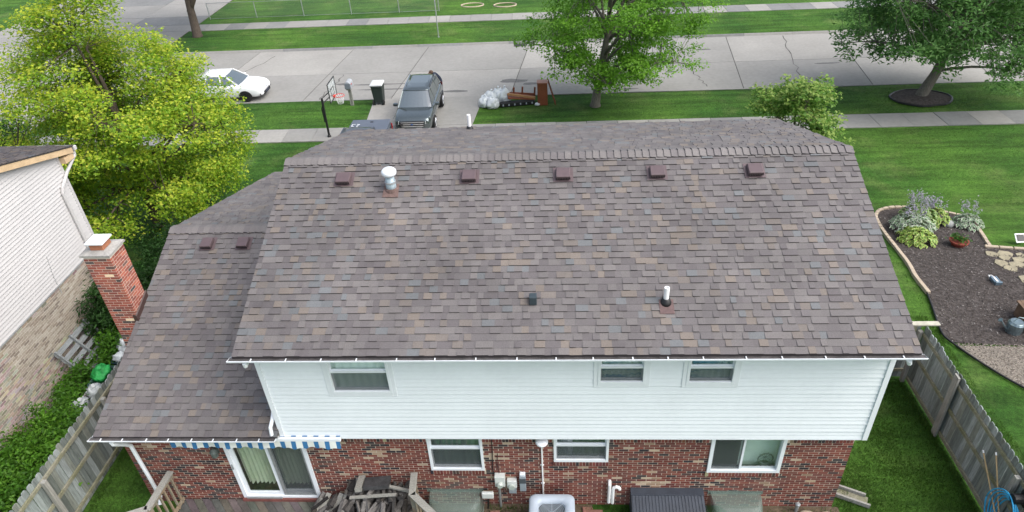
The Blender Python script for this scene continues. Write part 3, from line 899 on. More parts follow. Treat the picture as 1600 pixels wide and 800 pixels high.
# --- chimney
CX0, CX1, CY0, CY1, CZ = -10.02, -9.44, 2.33, 2.88, 5.27
ch = MB().box(CX0 + .003, CX1 - .003, CY0 + .003, CY1 - .003, -.1, CZ).build('chimney', M('chimney_mortar', (.62,.55,.46), rough=.95, n=(30, .12)), HOUSE)
r = random.Random(31); rest = MB(); C = .0677; cnt = 0
for i in range(int(CZ / C)):
    za = i * C + .005; zb_ = za + C - .0105
    def ring():
        # pieces of one course: near face, right face, far face, left face
        sh = i % 2
        xs_ = [CX0, CX0 + .19, CX0 + .39, CX1] if sh else [CX0, CX0 + .095, CX0 + .295, CX0 + .49, CX1]
        ys_ = [CY0 + .075, CY0 + .26, CY0 + .46, CY1] if sh else [CY0 + .075, CY0 + .16, CY0 + .36, CY1]
        for a, b in zip(xs_[:-1], xs_[1:]): yield ('n', a + (.005 if a > CX0 else 0), b - (.005 if b < CX1 else 0))
        for a, b in zip(ys_[:-1], ys_[1:]): yield ('r', a + .005, b - (.005 if b < CY1 else 0))
        yield ('f', CX0 + .005, CX1 - .08)
        yield ('l', CY0 + .075, CY1 - .075)
    for (sd_, a, b) in ring():
        col = brick_col(a * 3 + 90, za, r, .10, .45); f = r.uniform(1.35, 1.8); col = (col[0]*f*1.12, col[1]*f*1.1, col[2]*f)
        p = r.uniform(-.0015, .0015)
        if sd_ == 'n': bx = (a, b, CY0 + p, CY0 + .07)
        elif sd_ == 'r': bx = (CX1 - .07, CX1 + p, a, b)
        elif sd_ == 'f': bx = (a, b, CY1 - .07, CY1 + p)
        else: bx = (CX0 + p, CX0 + .07, a, b)
        if sd_ in 'nr' and za > 3.55 and cnt < 150:
            mm = MB(); mm.cur = col; mm.box(*bx, za, zb_); mm.build('brick', m_brick, ch); cnt += 1
        else:
            rest.cur = col; rest.box(*bx, za, zb_)
o = rest.build('brick_field', m_brick, ch); o['kind'] = 'stuff'
m_cap = M('chimney_cap', (.30,.29,.27), rough=.95, n=(4, .25), n2=(22, .2), bump=(50, .004))
mb = MB(); e = .04
mb.tube_rings([[(CX0-e, CY0-e, CZ), (CX1+e, CY0-e, CZ), (CX1+e, CY1+e, CZ), (CX0-e, CY1+e, CZ)], [(CX0-e, CY0-e, CZ+.045), (CX1+e, CY0-e, CZ+.045), (CX1+e, CY1+e, CZ+.045), (CX0-e, CY1+e, CZ+.045)], [(CX0+.12, CY0+.1, CZ+.075), (CX1-.12, CY0+.1, CZ+.075), (CX1-.12, CY1-.1, CZ+.075), (CX0+.12, CY1-.1, CZ+.075)]])
mb.build('crown', m_cap, ch)
m_clay = M('clay_flue', (.34,.14,.075), rough=.9, n=(12, .2))
MB().box(-9.87, -9.59, 2.45, 2.76, CZ + .08, CZ + .22).build('flue_liner', m_clay, ch)
MB().box(-9.92, -9.54, 2.41, 2.80, CZ + .225, CZ + .265).build('flue_cover', m_white, ch, bevel=.006)
m_flash = M('brown_flashing', (.060,.034,.030), rough=.5, n=(8, .15))
u0 = CX1 - WX0
mb = MB()
def wp(y, dx, h): 
    q = on(wl_b, CX1, y, 0); return (CX1 + dx, y, q.z + h)
mb.add([wp(CY0-.04, .006, -.03), wp(CY1+.03, .006, -.03), wp(CY1+.03, .006, .17), wp(CY0-.04, .006, .17), wp(CY0-.04, .03, -.03), wp(CY1+.03, .03, -.03), wp(CY1+.03, .03, .15), wp(CY0-.04, .03, .15)], [(3,2,6,7),(4,7,6,5),(0,3,7,4),(1,5,6,2)])
q = on(wl_b, CX1, CY0, 0).z
mb.box(CX1 - .07, CX1 + .028, CY0 - .028, CY0 - .006, q - .05, q + .15)
mb.build('flashing', m_flash, ch)

# --- awning with scalloped striped valance
m_aw_b = M('awning_blue', (.035,.15,.32), rough=.8, n=(5, .12)); m_aw_w = M('awning_cream', (.66,.68,.64), rough=.8, n=(5, .06))
MB().box(-8.02, -4.47, -.10, -.04, 2.385, 2.47).build('awning_bar', m_white, HOUSE, bevel=.01)
aw = MB().box(-8.0, -4.5, -.03, BY - .02, 2.44, 2.46).build('awning', m_aw_w, HOUSE)
x = -8.0; k = 0; pit = .2285
while x < -4.5:
    for (d0, d1, mm_) in ((0, .098, m_aw_b), (.098, pit, m_aw_w)):
        a, b = x + d0, min(x + d1, -4.49)
        if b - a < .01: continue
        n = 8; top = []; bot = []
        for j in range(n + 1):
            q = a + (b-a)*j/n; ph = ((q + 8.0) / pit - .215) % 1.0
            zz = 2.185 + .045 * abs(math.sin(math.pi * ph)) ** 1.0
            top.append((q, -.098 - .004*math.sin(q*9), 2.40)); bot.append((q, -.115 - .02*math.sin(q*9), zz))
        mm = MB(); mm.add(bot + top, [(j, j+1, n+2+j, n+1+j) for j in range(n)])
        mm.build('valance_blue' if mm_ is m_aw_b else 'valance_white', mm_, aw)
        if x > -5.72 and mm_ is m_aw_b: MB().box(a, b, -.039, BY - .02, 2.461, 2.466).build('stripe', m_aw_b, aw)
    x += pit
# --- fixtures on the wall
m_lamp = M('old_lamp', (.09,.11,.10), rough=.5, n=(20, .4))
lp = MB().lathe((-7.33, .10, 1.66), [(.03, 0), (.07, .03), (.075, .16), (.085, .17), (.05, .23), (.02, .25)], 10).build('wall_lamp', m_lamp, HOUSE)
MB().box(-7.39, -7.27, BY - .02, BY - .004, 1.68, 1.86).build('backplate', m_lamp, lp)
MB().box(-7.345, -7.315, .12, BY - .018, 1.78, 1.80).build('arm', m_lamp, lp)
m_cable = M('cable', (.015,.015,.017), rough=.6)
MB().tube([(-1.49, BY - .012, 2.35), (-1.50, BY - .014, 1.9), (-1.53, BY - .012, 1.2), (-1.50, BY - .02, .95)], .009, 6).build('cable', m_cable, HOUSE)
MB().tube([(-1.40, BY - .012, 1.70), (-1.43, BY - .014, 1.4), (-1.40, BY - .02, 1.0)], .006, 6).build('cable', m_cable, HOUSE)
m_box = M('meter_box', (.55,.57,.55), rough=.5, n=(7, .08)); m_boxg = M('meter_box_grey', (.28,.32,.35), rough=.5, n=(7, .1))
m_dome = M('meter_glass', (.42,.46,.42), rough=.1, spec=.8)
e1 = MB().box(-1.50, -1.285, BY - .13, BY - .004, .76, 1.08).build('electric_meter', m_box, HOUSE, bevel=.012)
MB().tube([(-1.39, BY - .13, .86), (-1.39, BY - .17, .86), (-1.39, BY - .20, .86)], [.075, .072, .055], 16).build('dial', m_dome, e1, smooth=False)
MB().tube([(-1.42, BY - .07, .78), (-1.42, BY - .07, .0)], .028, 10).build('conduit', m_metal, e1)
MB().tube([(-1.32, BY - .05, .77), (-1.32, BY - .05, .48)], .012, 8).build('conduit', m_rust, e1)
e2 = MB().box(-1.25, -1.04, BY - .12, BY - .004, .70, .93).build('gas_meter', m_box, HOUSE, bevel=.02)
MB().tube([(-1.145, BY - .12, .78), (-1.145, BY - .17, .78)], .07, 14).build('dial', m_dome, e2)
MB().box(-1.22, -1.06, BY - .10, BY - .004, .50, .69).build('lower_cover', m_boxg, e2, bevel=.01)
e3 = MB().box(-.98, -.85, BY - .10, BY - .004, .58, 1.06).build('disconnect_box', m_boxg, HOUSE, bevel=.008)
MB().box(-.985, -.845, BY - .115, BY - .101, .86, 1.0).build('cover', M('cover_dark', (.07,.08,.09), rough=.5), e3)
MB().box(-.975, -.855, BY - .08, BY - .004, 1.061, 1.12).build('hub', m_white, e3, bevel=.01)
MB().box(-1.80, -1.545, BY - .20, BY - .12, .44, .62).build('utility_box', m_box, HOUSE, bevel=.025)
MB().bar((-1.66, BY - .15, .45), (-1.70, BY - .12, .0), .03, .03).build('utility_post', m_black, HOUSE)
# conduit with an oval lamp head under the overhang
cd = MB().tube([(-.492, BY - .02, 2.20), (-.492, BY - .02, .35)], .017, 8).build('conduit', m_pvc, HOUSE)
for z in (1.35, .75): MB().box(-.53, -.455, BY - .022, BY - .002, z - .012, z + .012).build('strap', m_pvc, cd)
MB().lathe((-.485, BY - .09, 2.10), [(.05, 0), (.115, .02), (.13, .055), (.11, .085), (.04, .10)], 16).build('lamp_head', m_white, cd, smooth=True)
# two PVC furnace pipes
MB().tube([(.91, BY + .05, .83), (.91, BY - .06, .83), (.91, BY - .075, .80), (.905, BY - .08, .20)], .036, 10).build('furnace_pipe', m_pvc, HOUSE)
MB().tube([(.985 + .0, BY - .08, .18), (.985, BY - .08, .62), (1.0, BY - .08, .70), (1.05, BY - .085, .735), (1.10, BY - .09, .72), (1.12, BY - .09, .66)], .036, 10).build('furnace_pipe', m_pvc, HOUSE)
# ================================================================ NEIGHBOUR'S HOUSE (left)
NX = -13.5
NB = empty('neighbour_house', (NX, 3, 0), 'neighbouring house with cream siding, tan brick base and pale wood eave', 'house')
def rake(y): return 5.33 + .29 * (7.55 - y) if y > 2.2 else 5.33 + .29 * (7.55 - 2.2) - .29 * (2.2 - y)
NY0, NY1, NZB = -3.2, 7.1, 2.46
wall2 = MB().box(NX - .2, NX - .0035, NY0, NY1, -.7, NZB).build('wall', m_mortar_tan, NB)
TB = [(.33,.29,.235), (.30,.26,.21), (.36,.32,.265), (.27,.225,.18), (.21,.175,.145), (.39,.35,.295), (.31,.265,.22)]
r = random.Random(77); rest = MB(); cnt = 0; bm_ = {}
for i in range(-9, 37):
    za = i * .0677 + .005; zb_ = za + .057
    if zb_ > NZB: break
    y = NY0 - (.1 if i % 2 else 0)
    while y < NY1 - .05:
        a, b = max(y, NY0), min(y + .193, NY1); y += .2032
        ci = r.randrange(7); p = r.uniform(-.003, .003)
        if cnt < 300 and 2.6 < a < 6.2 and za > 1.15 and b - a > .19:
            if ci not in bm_:
                mm = MB(); mm.cur = TB[ci]; mm.box(-.06, 0, 0, .193, 0, .057); bm_[ci] = mm.mesh('brick', m_brick)
            place('brick', bm_[ci], wall2, (NX + p, a, za)); cnt += 1
        else:
            rest.cur = tuple(c * r.uniform(.85, 1.15) for c in TB[ci]); rest.box(NX - .06, NX + p, a, b, za, zb_)
o = rest.build('brick_field', m_brick, wall2); o['kind'] = 'stuff'
sid2 = MB().add([(NX - .02, NY0, NZB), (NX - .02, NY1, NZB), (NX - .02, NY1, rake(NY1) - .12), (NX - .02, 2.2, rake(2.2) - .12), (NX - .02, NY0, rake(NY0) - .12)], [(0, 1, 2, 3, 4)]).build('siding_wall', m_siding2, NB)
z = NZB
while z < 6.6:
    z2 = z + .19
    # horizontal extent of this course under the rake
    def yext(zz):
        hi = NY1; lo = NY0
        zc = zz + .14
        if zc > rake(NY1): hi = 7.55 - (zc - 5.33) / .29
        if zc > rake(NY0): lo = 2.2 - (rake(2.2) - zc) / .29
        return lo, hi
    (l0, h0), (l1, h1) = yext(z), yext(z2)
    if h1 - l1 < .2: break
    h0 = min(h0, NY1 - .07); h1 = min(h1, NY1 - .07)
    zm = z + .095
    lm, hm = (l0 + l1) / 2, min((h0 + h1) / 2, NY1 - .07)
    vs_ = [(NX + .030, l0, z), (NX + .030, h0, z), (NX - .004, hm, zm), (NX - .004, lm, zm), (NX + .026, lm, zm + .001), (NX + .026, hm, zm + .001), (NX - .004, h1, z2), (NX - .004, l1, z2), (NX - .015, l0, z), (NX - .015, h0, z)]
    MB().add(vs_, [(0,1,2,3), (3,2,5,4), (4,5,6,7), (8,9,1,0)]).build('siding_panel', m_siding2, sid2)
    z = z2
m_flashgrey = M('grey_board', (.30,.31,.31), rough=.8, n=(8, .2))
MB().box(NX - .1, NX + .035, NY0, NY1 + .01, NZB - .045, NZB - .002).build('ledge_board', m_flashgrey, NB)
MB().box(NX - .07, NX + .02, NY1 - .068, NY1 + .03, NZB, rake(NY1) - .16).build('corner_post', m_siding2, NB)
MB().box(NX - 9.5, NX - .2, NY1 - .1, NY1, -1.2, 5.2).build('wall', m_siding2, NB)
m_newwood = M('bare_pine', (.52,.38,.23), rough=.7, n=(4, .15), n2=(25, .1))
def slab_yz(name, ya, yb, off0, off1, x0, x1, m, parent):
    vs_ = []
    for x in (x0, x1):
        vs_ += [(x, ya, rake(ya) + off0), (x, yb, rake(yb) + off0), (x, yb, rake(yb) + off1), (x, ya, rake(ya) + off1)]
    return MB().add(vs_, [(0,1,2,3), (7,6,5,4), (0,4,5,1), (1,5,6,2), (2,6,7,3), (3,7,4,0)]).build(name, m, parent)
slab_yz('rake_board', 2.2, 7.52, -.16, .0, NX + .18, NX + .205, m_newwood, NB)
slab_yz('rake_board', NY0 - .4, 2.2, -.16, .0, NX + .18, NX + .205, m_newwood, NB)
slab_yz('rake_soffit', 2.2, 7.5, -.16, -.14, NX + .002, NX + .178, m_siding2, NB)
MB().box(NX + .0, NX + .18, 7.12, 7.50, 5.04, 5.20).build('eave_return', m_newwood, NB)
nroof = slab_yz('roof', 2.2, 7.56, .005, .03, NX - 9.5, NX + .22, M('roof_felt', (.03,.028,.03)), NB)
slab_yz('roof', NY0 - .4, 2.2, .005, .03, NX - 9.5, NX + .22, MATS['roof_felt'], NB)
nsl = Slope(NX - 9.5, (7.6, rake(7.6) + .035), (2.2, rake(2.2) + .035))
SAVE = SH_PAL[:]
SH_PAL[:] = [((.072,.060,.058), 40), ((.088,.072,.066), 22), ((.058,.05,.05), 16), ((.07,.07,.075), 13), ((.095,.075,.06), 12), ((.05,.042,.044), 12), ((.08,.065,.056), 7)]
lay_shingles(nsl, 9.72, nroof, NB, .143, seed=61)
SH_PAL[:] = SAVE
gt = MB().box(NX - 9.4, NX + .235, 7.57, 7.68, rake(7.6) - .10, rake(7.6) + .02).build('gutter', m_siding2, NB, bevel=.012)
MB().tube([(NX + .14, 7.62, 5.20), (NX + .14, 7.60, 5.08), (NX + .07, 7.12, 4.78), (NX + .07, 6.72, 4.52), (NX + .06, 6.66, 4.40), (NX + .06, 6.66, 2.40), (NX + .06, 6.66, .0)], .045, 8).build('downspout', m_siding2, NB)
MB().tube([(NX + .02, 5.20, 3.30), (NX + .02, 5.10, 2.75), (NX + .03, 5.08, 2.2)], .008, 5).build('cable', m_flashgrey, NB)

# ================================================================ FENCES
PK_COL = [(.205,.235,.226), (.175,.20,.19), (.235,.265,.255), (.15,.17,.16), (.19,.205,.18), (.275,.305,.30), (.125,.14,.127)]
PK_M = {}
def picket_mesh(ci, w, h, along):
    key = (ci, round(w, 3), round(h, 2), along)
    if key not in PK_M:
        mm = MB(); mm.cur = PK_COL[ci]
        prof = [(0, 0), (w, 0), (w, h - .05), (w - .018, h - .012), (w - .04, h), (.04, h), (.018, h - .012), (0, h - .05)]
        n = len(prof)
        if along == 'y': vs_ = [(t, a, b) for t in (0, .018) for a, b in prof]
        else: vs_ = [(a, t, b) for t in (0, .018) for a, b in prof]
        mm.add(vs_, [tuple(reversed(range(n))), tuple(range(n, 2*n))] + [(i, (i+1) % n, n+(i+1) % n, n+i) for i in range(n)])
        PK_M[key] = mm.mesh('picket', m_picket)
    return PK_M[key]
def fence(root, along, fixed, a0, a1, side, rails, posts, H=1.80, seed=1):
    """side: +1/-1, where rails and posts sit off the picket face"""
    r = random.Random(seed); t = a0
    while t < a1 - .05:
        w = r.choice((.135, .138, .142)); h = H + r.uniform(-.025, .02); ci = r.randrange(7)
        pos = (fixed, t, .04) if along == 'y' else (t, fixed, .04)
        o = place('picket', picket_mesh(ci, w, round(h, 2), along), root, pos)
        o.rotation_euler = (r.uniform(-.006, .006), r.uniform(-.004, .004), 0)
        t += w + r.uniform(.004, .012)
    lo, hi = (fixed - .045, fixed - .004) if side < 0 else (fixed + .022, fixed + .063)
    for z in rails:
        if along == 'y': MB().box(lo, hi, a0, a1, z - .045, z + .045).build('rail', m_rail, root, bevel=.004)
        else: MB().box(a0, a1, lo, hi, z - .045, z + .045).build('rail', m_rail, root, bevel=.004)
    lo2, hi2 = (fixed - .14, fixed - .047) if side < 0 else (fixed + .065, fixed + .158)
    for p in posts:
        if along == 'y': MB().box(lo2, hi2, p - .05, p + .05, -.05, H - .12).build('post', m_bed_wood, root, bevel=.006)
        else: MB().box(p - .05, p + .05, lo2, hi2, -.05, H - .12).build('post', m_bed_wood, root, bevel=.006)
fl_ = empty('picket_fence', (-10.8, 0, 0), 'long grey weathered wooden fence along the green shrubs on the left', 'fence', 'wooden yard fences')
fence(fl_, 'y', -10.82, -2.6, 6.2, 1, (.22, .95, 1.62), (-.55, 1.75, 4.1), seed=5)
fr_ = empty('picket_fence', (8.66, 0, 0), 'grey weathered wooden fence with plank nailed across, beside right garden bed', 'fence', 'wooden yard fences')
fence(fr_, 'y', 8.66, -2.4, 3.98, -1, (.16, .90, 1.60), (-.3, 3.9), seed=6)
MB().obox((8.56, 2.16, .96), (0, .02, 1), (0, 1, 0), (1, 0, 0), .92, .085, .022).build('plank', m_bed_wood, fr_)
frt = empty('picket_fence', (7.2, 4.0, 0), 'short mossy fence panel joining house to the right fence', 'fence', 'wooden yard fences')
fence(frt, 'x', 4.02, 5.85, 8.64, -1, (.3, 1.1), (5.95,), seed=7, H=1.74)
MB().box(5.85, 9.0, 3.93, 4.07, 1.80, 1.835).build('cap_board', M('pale_cap', (.40,.38,.31), rough=.9, n=(9, .25)), frt)
MB().box(5.85, 8.5, 3.955, 4.0, 1.60, 1.795).build('top_rail', m_rail, frt)
MB().bar((7.6, 3.93, 1.25), (8.45, 3.93, 1.48), .03, .07).build('brace', m_bed_wood, frt)

# hose and two poles hung on the right fence
m_hose = M('blue_hose', (.03,.34,.62), rough=.4)
hs_ = empty('garden_hose', (8.5, -.4, .9), 'coiled bright blue garden hose hung on the right fence', 'hose')
for k in range(5):
    pts = []
    ry, rz = .30 + .03*k, .42 + .04*k
    for j in range(33):
        a = 2*math.pi*j/32
        pts.append((8.50 - .03*k + .02*math.sin(3*a + k), -.62 + ry*math.cos(a)*1.0 + .02*k, 1.22 - .38 + rz*math.sin(a)))
    MB().tube(pts, .014, 8).build('coil', m_hose, hs_, smooth=True)
hh = empty('hose_hanger', (8.55, -.62, 1.3), 'black hanger holding the blue hose on the fence', 'hanger')
MB().tube([(8.62, -.60, 1.42), (8.40, -.60, 1.42)], [.10, .10], 14).build('drum', m_black, hh, bevel=.01)
MB().box(8.61, 8.64, -.72, -.48, 1.25, 1.55).build('backplate', m_black, hh)
m_pole = M('bamboo', (.46,.33,.17), rough=.6, n=(6, .2))
for k, (p0, p1, lb) in enumerate((((8.54, .62, 1.24), (8.30, -1.6, .05), 'thin tan wooden pole, the lower of two leaning on the right fence'), ((8.57, .36, 1.49), (8.36, -1.2, .05), 'thin tan wooden pole, the upper of two leaning on the right fence'))):
    root = empty('garden_pole', p1, lb, 'pole', 'poles leaning on the fence')
    MB().tube([p0, p1], .014, 8).build('shaft', m_pole, root)
    q = Vector(p0); d = (Vector(p0) - Vector(p1)).normalized()
    MB().tube([q, q + d*.06], .016, 8).build('tip', m_pvc, root)

# ================================================================ DECK, RAILS, WOODPILE
DZ = .115
deck = empty('deck', (-5.8, -.6, 0), 'weathered grey diagonal board deck outside the patio door', 'deck')
def clip(poly, a, b, c):
    out = []
    for i in range(len(poly)):
        p, q = poly[i], poly[(i+1) % len(poly)]
        fp, fq = a*p[0]+b*p[1]+c, a*q[0]+b*q[1]+c
        if fp >= 0: out.append(p)
        if fp * fq < 0:
            t = fp / (fp - fq); out.append((p[0]+(q[0]-p[0])*t, p[1]+(q[1]-p[1])*t))
    return out
DK = [(.100,.095,.087), (.112,.106,.097), (.092,.087,.08), (.12,.114,.104), (.104,.097,.088)]
r = random.Random(9)
u_ = (math.cos(RAD(-48)), math.sin(RAD(-48))); n_ = (-u_[1], u_[0])
for k in range(-60, 60):
    o = k * .146
    cx, cy = -5.8 + n_[0]*o, -.8 + n_[1]*o
    hw = .069
    poly = [(cx + u_[0]*t + n_[0]*s_, cy + u_[1]*t + n_[1]*s_) for t, s_ in ((-9, -hw), (9, -hw), (9, hw), (-9, hw))]
    for (a, b, c) in ((1, 0, 8.55), (-1, 0, -3.08), (0, 1, 1.9), (0, -1, BY - .02), (-.62, -.78, -2.35)):
        if poly: poly = clip(poly, a, b, c)
    if poly and len(poly) > 2:
        mm = MB(); mm.cur = tuple(c * r.uniform(.9, 1.1) for c in r.choice(DK))
        ar = sum(poly[i][0]*poly[(i+1) % len(poly)][1] - poly[(i+1) % len(poly)][0]*poly[i][1] for i in range(len(poly)))
        if abs(ar) < .02: continue
        if ar < 0: poly = poly[::-1]
        mm.prism(poly, DZ - .03, DZ + r.uniform(-.002, .002)).build('deck_board', m_deck, deck)
MB().box(-8.5, -3.15, -1.85, BY - .05, -.02, DZ - .04).build('joist_frame', m_bed_wood, deck)
def railing(label, path, cat='railing'):
    root = empty('deck_railing', (path[0][0], path[0][1], DZ), label, cat, 'deck railings')
    for (p, q) in zip(path[:-1], path[1:]):
        d = Vector((q[0]-p[0], q[1]-p[1], 0)); L_ = d.length; d.normalize()
        MB().bar((p[0], p[1], p[2]), (q[0] + d.x*.04, q[1] + d.y*.04, q[2]), .145, .038).build('cap_rail', m_bed_wood, root, bevel=.005)
        MB().bar((p[0], p[1], p[2] - .10), (q[0], q[1], q[2] - .10), .036, .085).build('top_rail', m_tanwood, root)
        MB().bar((p[0], p[1], DZ + .12), (q[0], q[1], DZ + .12), .036, .085).build('bottom_rail', m_tanwood, root)
        nb = max(1, int(L_ / .135))
        for k in range(nb):
            t = (k + .5) / nb; x, y = p[0] + (q[0]-p[0])*t, p[1] + (q[1]-p[1])*t; z = p[2] + (q[2]-p[2])*t
            MB().obox((x, y, (DZ + .05 + z - .06)/2), d, (-d.y, d.x, 0), (0,0,1), .02, .019, (z - .11 - DZ)/2).build('baluster', m_tanwood, root)
        MB().box(q[0]-.045, q[0]+.045, q[1]-.045, q[1]+.045, -.05, q[2] - .02).build('post', m_tanwood, root)
railing('weathered wooden deck railing at the left end, by the white downspout', [(-8.50, .12, 1.15), (-8.56, -.80, 1.15), (-9.15, -1.05, 1.15)])
railing('weathered wooden deck railing bending beside the stacked firewood', [(-3.19, .12, 1.15), (-3.15, -.40, 1.15), (-2.35, -1.15, 1.15)])

pile = empty('firewood_pile', (-4.2, -.4, DZ), 'heap of grey split firewood stacked on the deck against brick wall', 'firewood')
LG = [(.065,.061,.058), (.045,.042,.04), (.09,.085,.08), (.03,.028,.028), (.16,.152,.145), (.055,.049,.043)]
r = random.Random(19)
LM = []
for k in range(18):
    mm = MB(); n = r.choice((3, 4, 5, 6)); L_ = r.uniform(.26, .42); rad = r.uniform(.035, .075)
    mm.cur = r.choice(LG); a0 = r.uniform(0, 6)
    pts = [(rad*r.uniform(.7, 1.2)*math.cos(a0 + 2*math.pi*j/n), rad*r.uniform(.7, 1.2)*math.sin(a0 + 2*math.pi*j/n)) for j in range(n)]
    mm.tube_rings([[(x, -L_/2, z) for x, z in pts], [(x*r.uniform(.85, 1.1), L_/2, z*r.uniform(.85, 1.1)) for x, z in pts]])
    LM.append(mm.mesh('log', m_log))
def put_log(x, y, z, rz=0, rx=0):
    o = place('log', r.choice(LM), pile, (x, y, z)); o.rotation_euler = (rx, r.uniform(0, 6.28), rz)
for row, (ybase, hmax) in enumerate(((-.02, .82), (-.42, .70), (-.80, .42))):
    z = DZ + .07
    while z < hmax:
        x = -4.75 + r.uniform(0, .1) + .25 * max(0, (z - .5))
        x1 = -3.35 - .30 * max(0, (z - .6))
        while x < x1:
            put_log(x, ybase + r.uniform(-.10, .10), z + r.uniform(-.05, .05), r.uniform(-.5, .5), r.uniform(-.25, .35)); x += r.uniform(.09, .125)
        z += .10
for k in range(40):
    put_log(-4.85 + r.uniform(-.55, .35), -.35 + r.uniform(-.5, .35), DZ + .1 + r.uniform(0, .35), r.uniform(-.9, -.2), r.uniform(-.5, .1))
for k in range(5):                                        # long boards leaning at the left end
    x = -5.25 + .14*k
    MB().bar((x, .05 + r.uniform(-.1, .05), .52 + r.uniform(-.05, .12)), (x - .28, -.75, DZ + .06), r.uniform(.07, .12), .03).build('plank', m_bed_wood, pile)
MB().obox((-3.98, -.02, .99), (1, .06, .05), (0, 1, -.15), (0, .15, 1), .27, .14, .05).build('top_slab', M('charred_slab', (.045,.045,.047), rough=.9, n=(7, .4), n2=(40, .3), bump=(40, .006)), pile)
MB().obox((-4.34, -.03, .98), (1, .1, .05), (0, 1, -.15), (0, .15, 1), .07, .19, .05).build('top_slab', m_bed_wood, pile)
MB().bar((-4.55, -.25, .80), (-3.55, -.22, .88), .07, .025).build('plank', m_bed_wood, pile)
MB().bar((-3.75, -.05, .92), (-3.30, -.10, .84), .06, .05).build('plank', m_bed_wood, pile)
m_tarp = M('grey_tarp', (.065,.07,.08), rough=.6, n=(5, .2), bump=(9, .02))
tp = MB(); n = 10; vs_ = []
for j in range(n + 1):
    for i in range(n + 1):
        x = -3.85 + .75*i/n; y = -1.25 + .65*j/n
        z = .62 + .14*math.sin(3*i/n) * (j/n) - .35*(1 - j/n)**2 + .03*noise.noise(Vector((x*7, y*7, 3)))
        vs_.append((x, y, z))
tp.add(vs_, [(j*(n+1)+i, j*(n+1)+i+1, (j+1)*(n+1)+i+1, (j+1)*(n+1)+i) for j in range(n) for i in range(n)])
tarp = tp.build('tarp', m_tarp, smooth=True); tag(tarp, 'dark grey tarp draped over the front of the firewood', 'tarp')
md = tarp.modifiers.new('solid', 'SOLIDIFY'); md.thickness = .006

# ================================================================ ALONG THE BACK WALL
m_well = veil_mat('window_well_plastic', (.19,.25,.22), .52, .3)
def well(x0, x1, label):
    root = empty('window_well_cover', ((x0+x1)/2, -.2, 0), label, 'window cover', 'plastic basement window covers')
    rows = []
    n = 16; mlev = 5
    for j in range(mlev + 1):
        t = j / mlev; ring = []
        for k in range(n + 1):
            a = math.pi * k / n
            ex = .5*(x1-x0)*(1 - .07*t); ey = .62 * (1 - .55*t**1.5)
            cx = -math.copysign(abs(math.cos(a))**.45, math.cos(a)); sy = abs(math.sin(a))**.5
            ring.append(((x0+x1)/2 + ex*cx, BY - .012 - ey*sy, .02 + .46*math.sin(t*math.pi/2)))
        rows.append(ring)
    vs_ = [p for rr in rows for p in rr]
    fs_ = [(j*(n+1)+k, j*(n+1)+k+1, (j+1)*(n+1)+k+1, (j+1)*(n+1)+k) for j in range(mlev) for k in range(n)]
    top = len(rows) - 1
    fs_.append(tuple(top*(n+1) + k for k in range(n + 1)))
    MB().add(vs_, fs_).build('bubble', m_well, root, smooth=False)
    MB().box(x0 - .02, x1 + .02, BY - .018, BY - .004, .42, .52).build('flange', m_well, root)
    MB().tube([((x0+x1)/2 - .5*(x1-x0)*math.copysign(abs(math.cos(math.pi*k/16))**.45, math.cos(math.pi*k/16)), BY - .02 - .63*abs(math.sin(math.pi*k/16))**.5, .015) for k in range(17)], .014, 6).build('rim', m_well, root)
well(-2.98, -1.80, 'cloudy green plastic window well cover beside the deck railing')
well(3.00, 4.10, 'cloudy green plastic window well cover below the sliding window')
# sloped ribbed bulkhead cover
hb = empty('bulkhead_cover', (2.1, -.2, 0), 'sloped dark slate ribbed cover over a basement entry', 'cover')
m_slate = M('slate_cover', (.040,.048,.064), rough=.6, n=(5, .2), n2=(30, .15))
x0, x1 = 1.36, 2.85
MB().add([(x0, BY-.02, 0), (x1, BY-.02, 0), (x1+.05, -1.0, 0), (x0-.02, -1.0, 0), (x0, BY-.02, .60), (x1, BY-.02, .60), (x1, .02, .60), (x0, .02, .60), (x1+.05, -1.0, .14), (x0-.02, -1.0, .14)],
         [(0,3,2,1), (4,7,6,5), (7,9,8,6), (9,3,2,8)[::-1], (0,1,5,4), (1,2,8,6,5), (0,4,7,9,3)]).build('shell', m_slate, hb)
for k in range(22):
    x = x0 + .035 + k*(x1-x0-.07)/21; xe = x0 - .01 + .04 + k*(x1-x0-.02)/21
    MB().bar((x, .015, .601), (xe, -.99, .145), .032, .022).build('rib', m_slate, hb)
MB().box(x0 - .012, x1 + .012, .0, BY - .015, .601, .625).build('top_flange', m_slate, hb, bevel=.006)

# air conditioner
m_acp = M('ac_cabinet', (.40,.46,.53), rough=.45, n=(4, .06)); m_acd = M('ac_coil', (.07,.08,.085), rough=.6)
ac_ = empty('air_conditioner', (-.30, -.58, 0), 'pale blue grey air conditioning condenser with round fan grille', 'air conditioner')
def rrect(cx, cy, hx, hy, rad, n=6):
    out = []
    for (sx, sy, a0) in ((1, 1, 0), (-1, 1, 90), (-1, -1, 180), (1, -1, 270)):
        for k in range(n + 1):
            a = RAD(a0 + 90*k/n); out.append((cx + sx*(hx-rad) + rad*math.cos(a), cy + sy*(hy-rad) + rad*math.sin(a)))
    return out
CXA, CYA = -.305, -.56
def ringz(pts, z): return [(x, y, z) for x, y in pts]
MB().tube_rings([ringz(rrect(CXA, CYA, .42, .42, .08), .06), ringz(rrect(CXA, CYA, .42, .42, .08), .70)]).build('coil', m_acd, ac_)
for k in range(22):
    z = .09 + k*.028
    MB().tube([(x, y, z) for x, y in rrect(CXA, CYA, .445, .445, .09)] + [(*rrect(CXA, CYA, .445, .445, .09)[0], z)], .007, 4).build('louvre', m_acp, ac_)
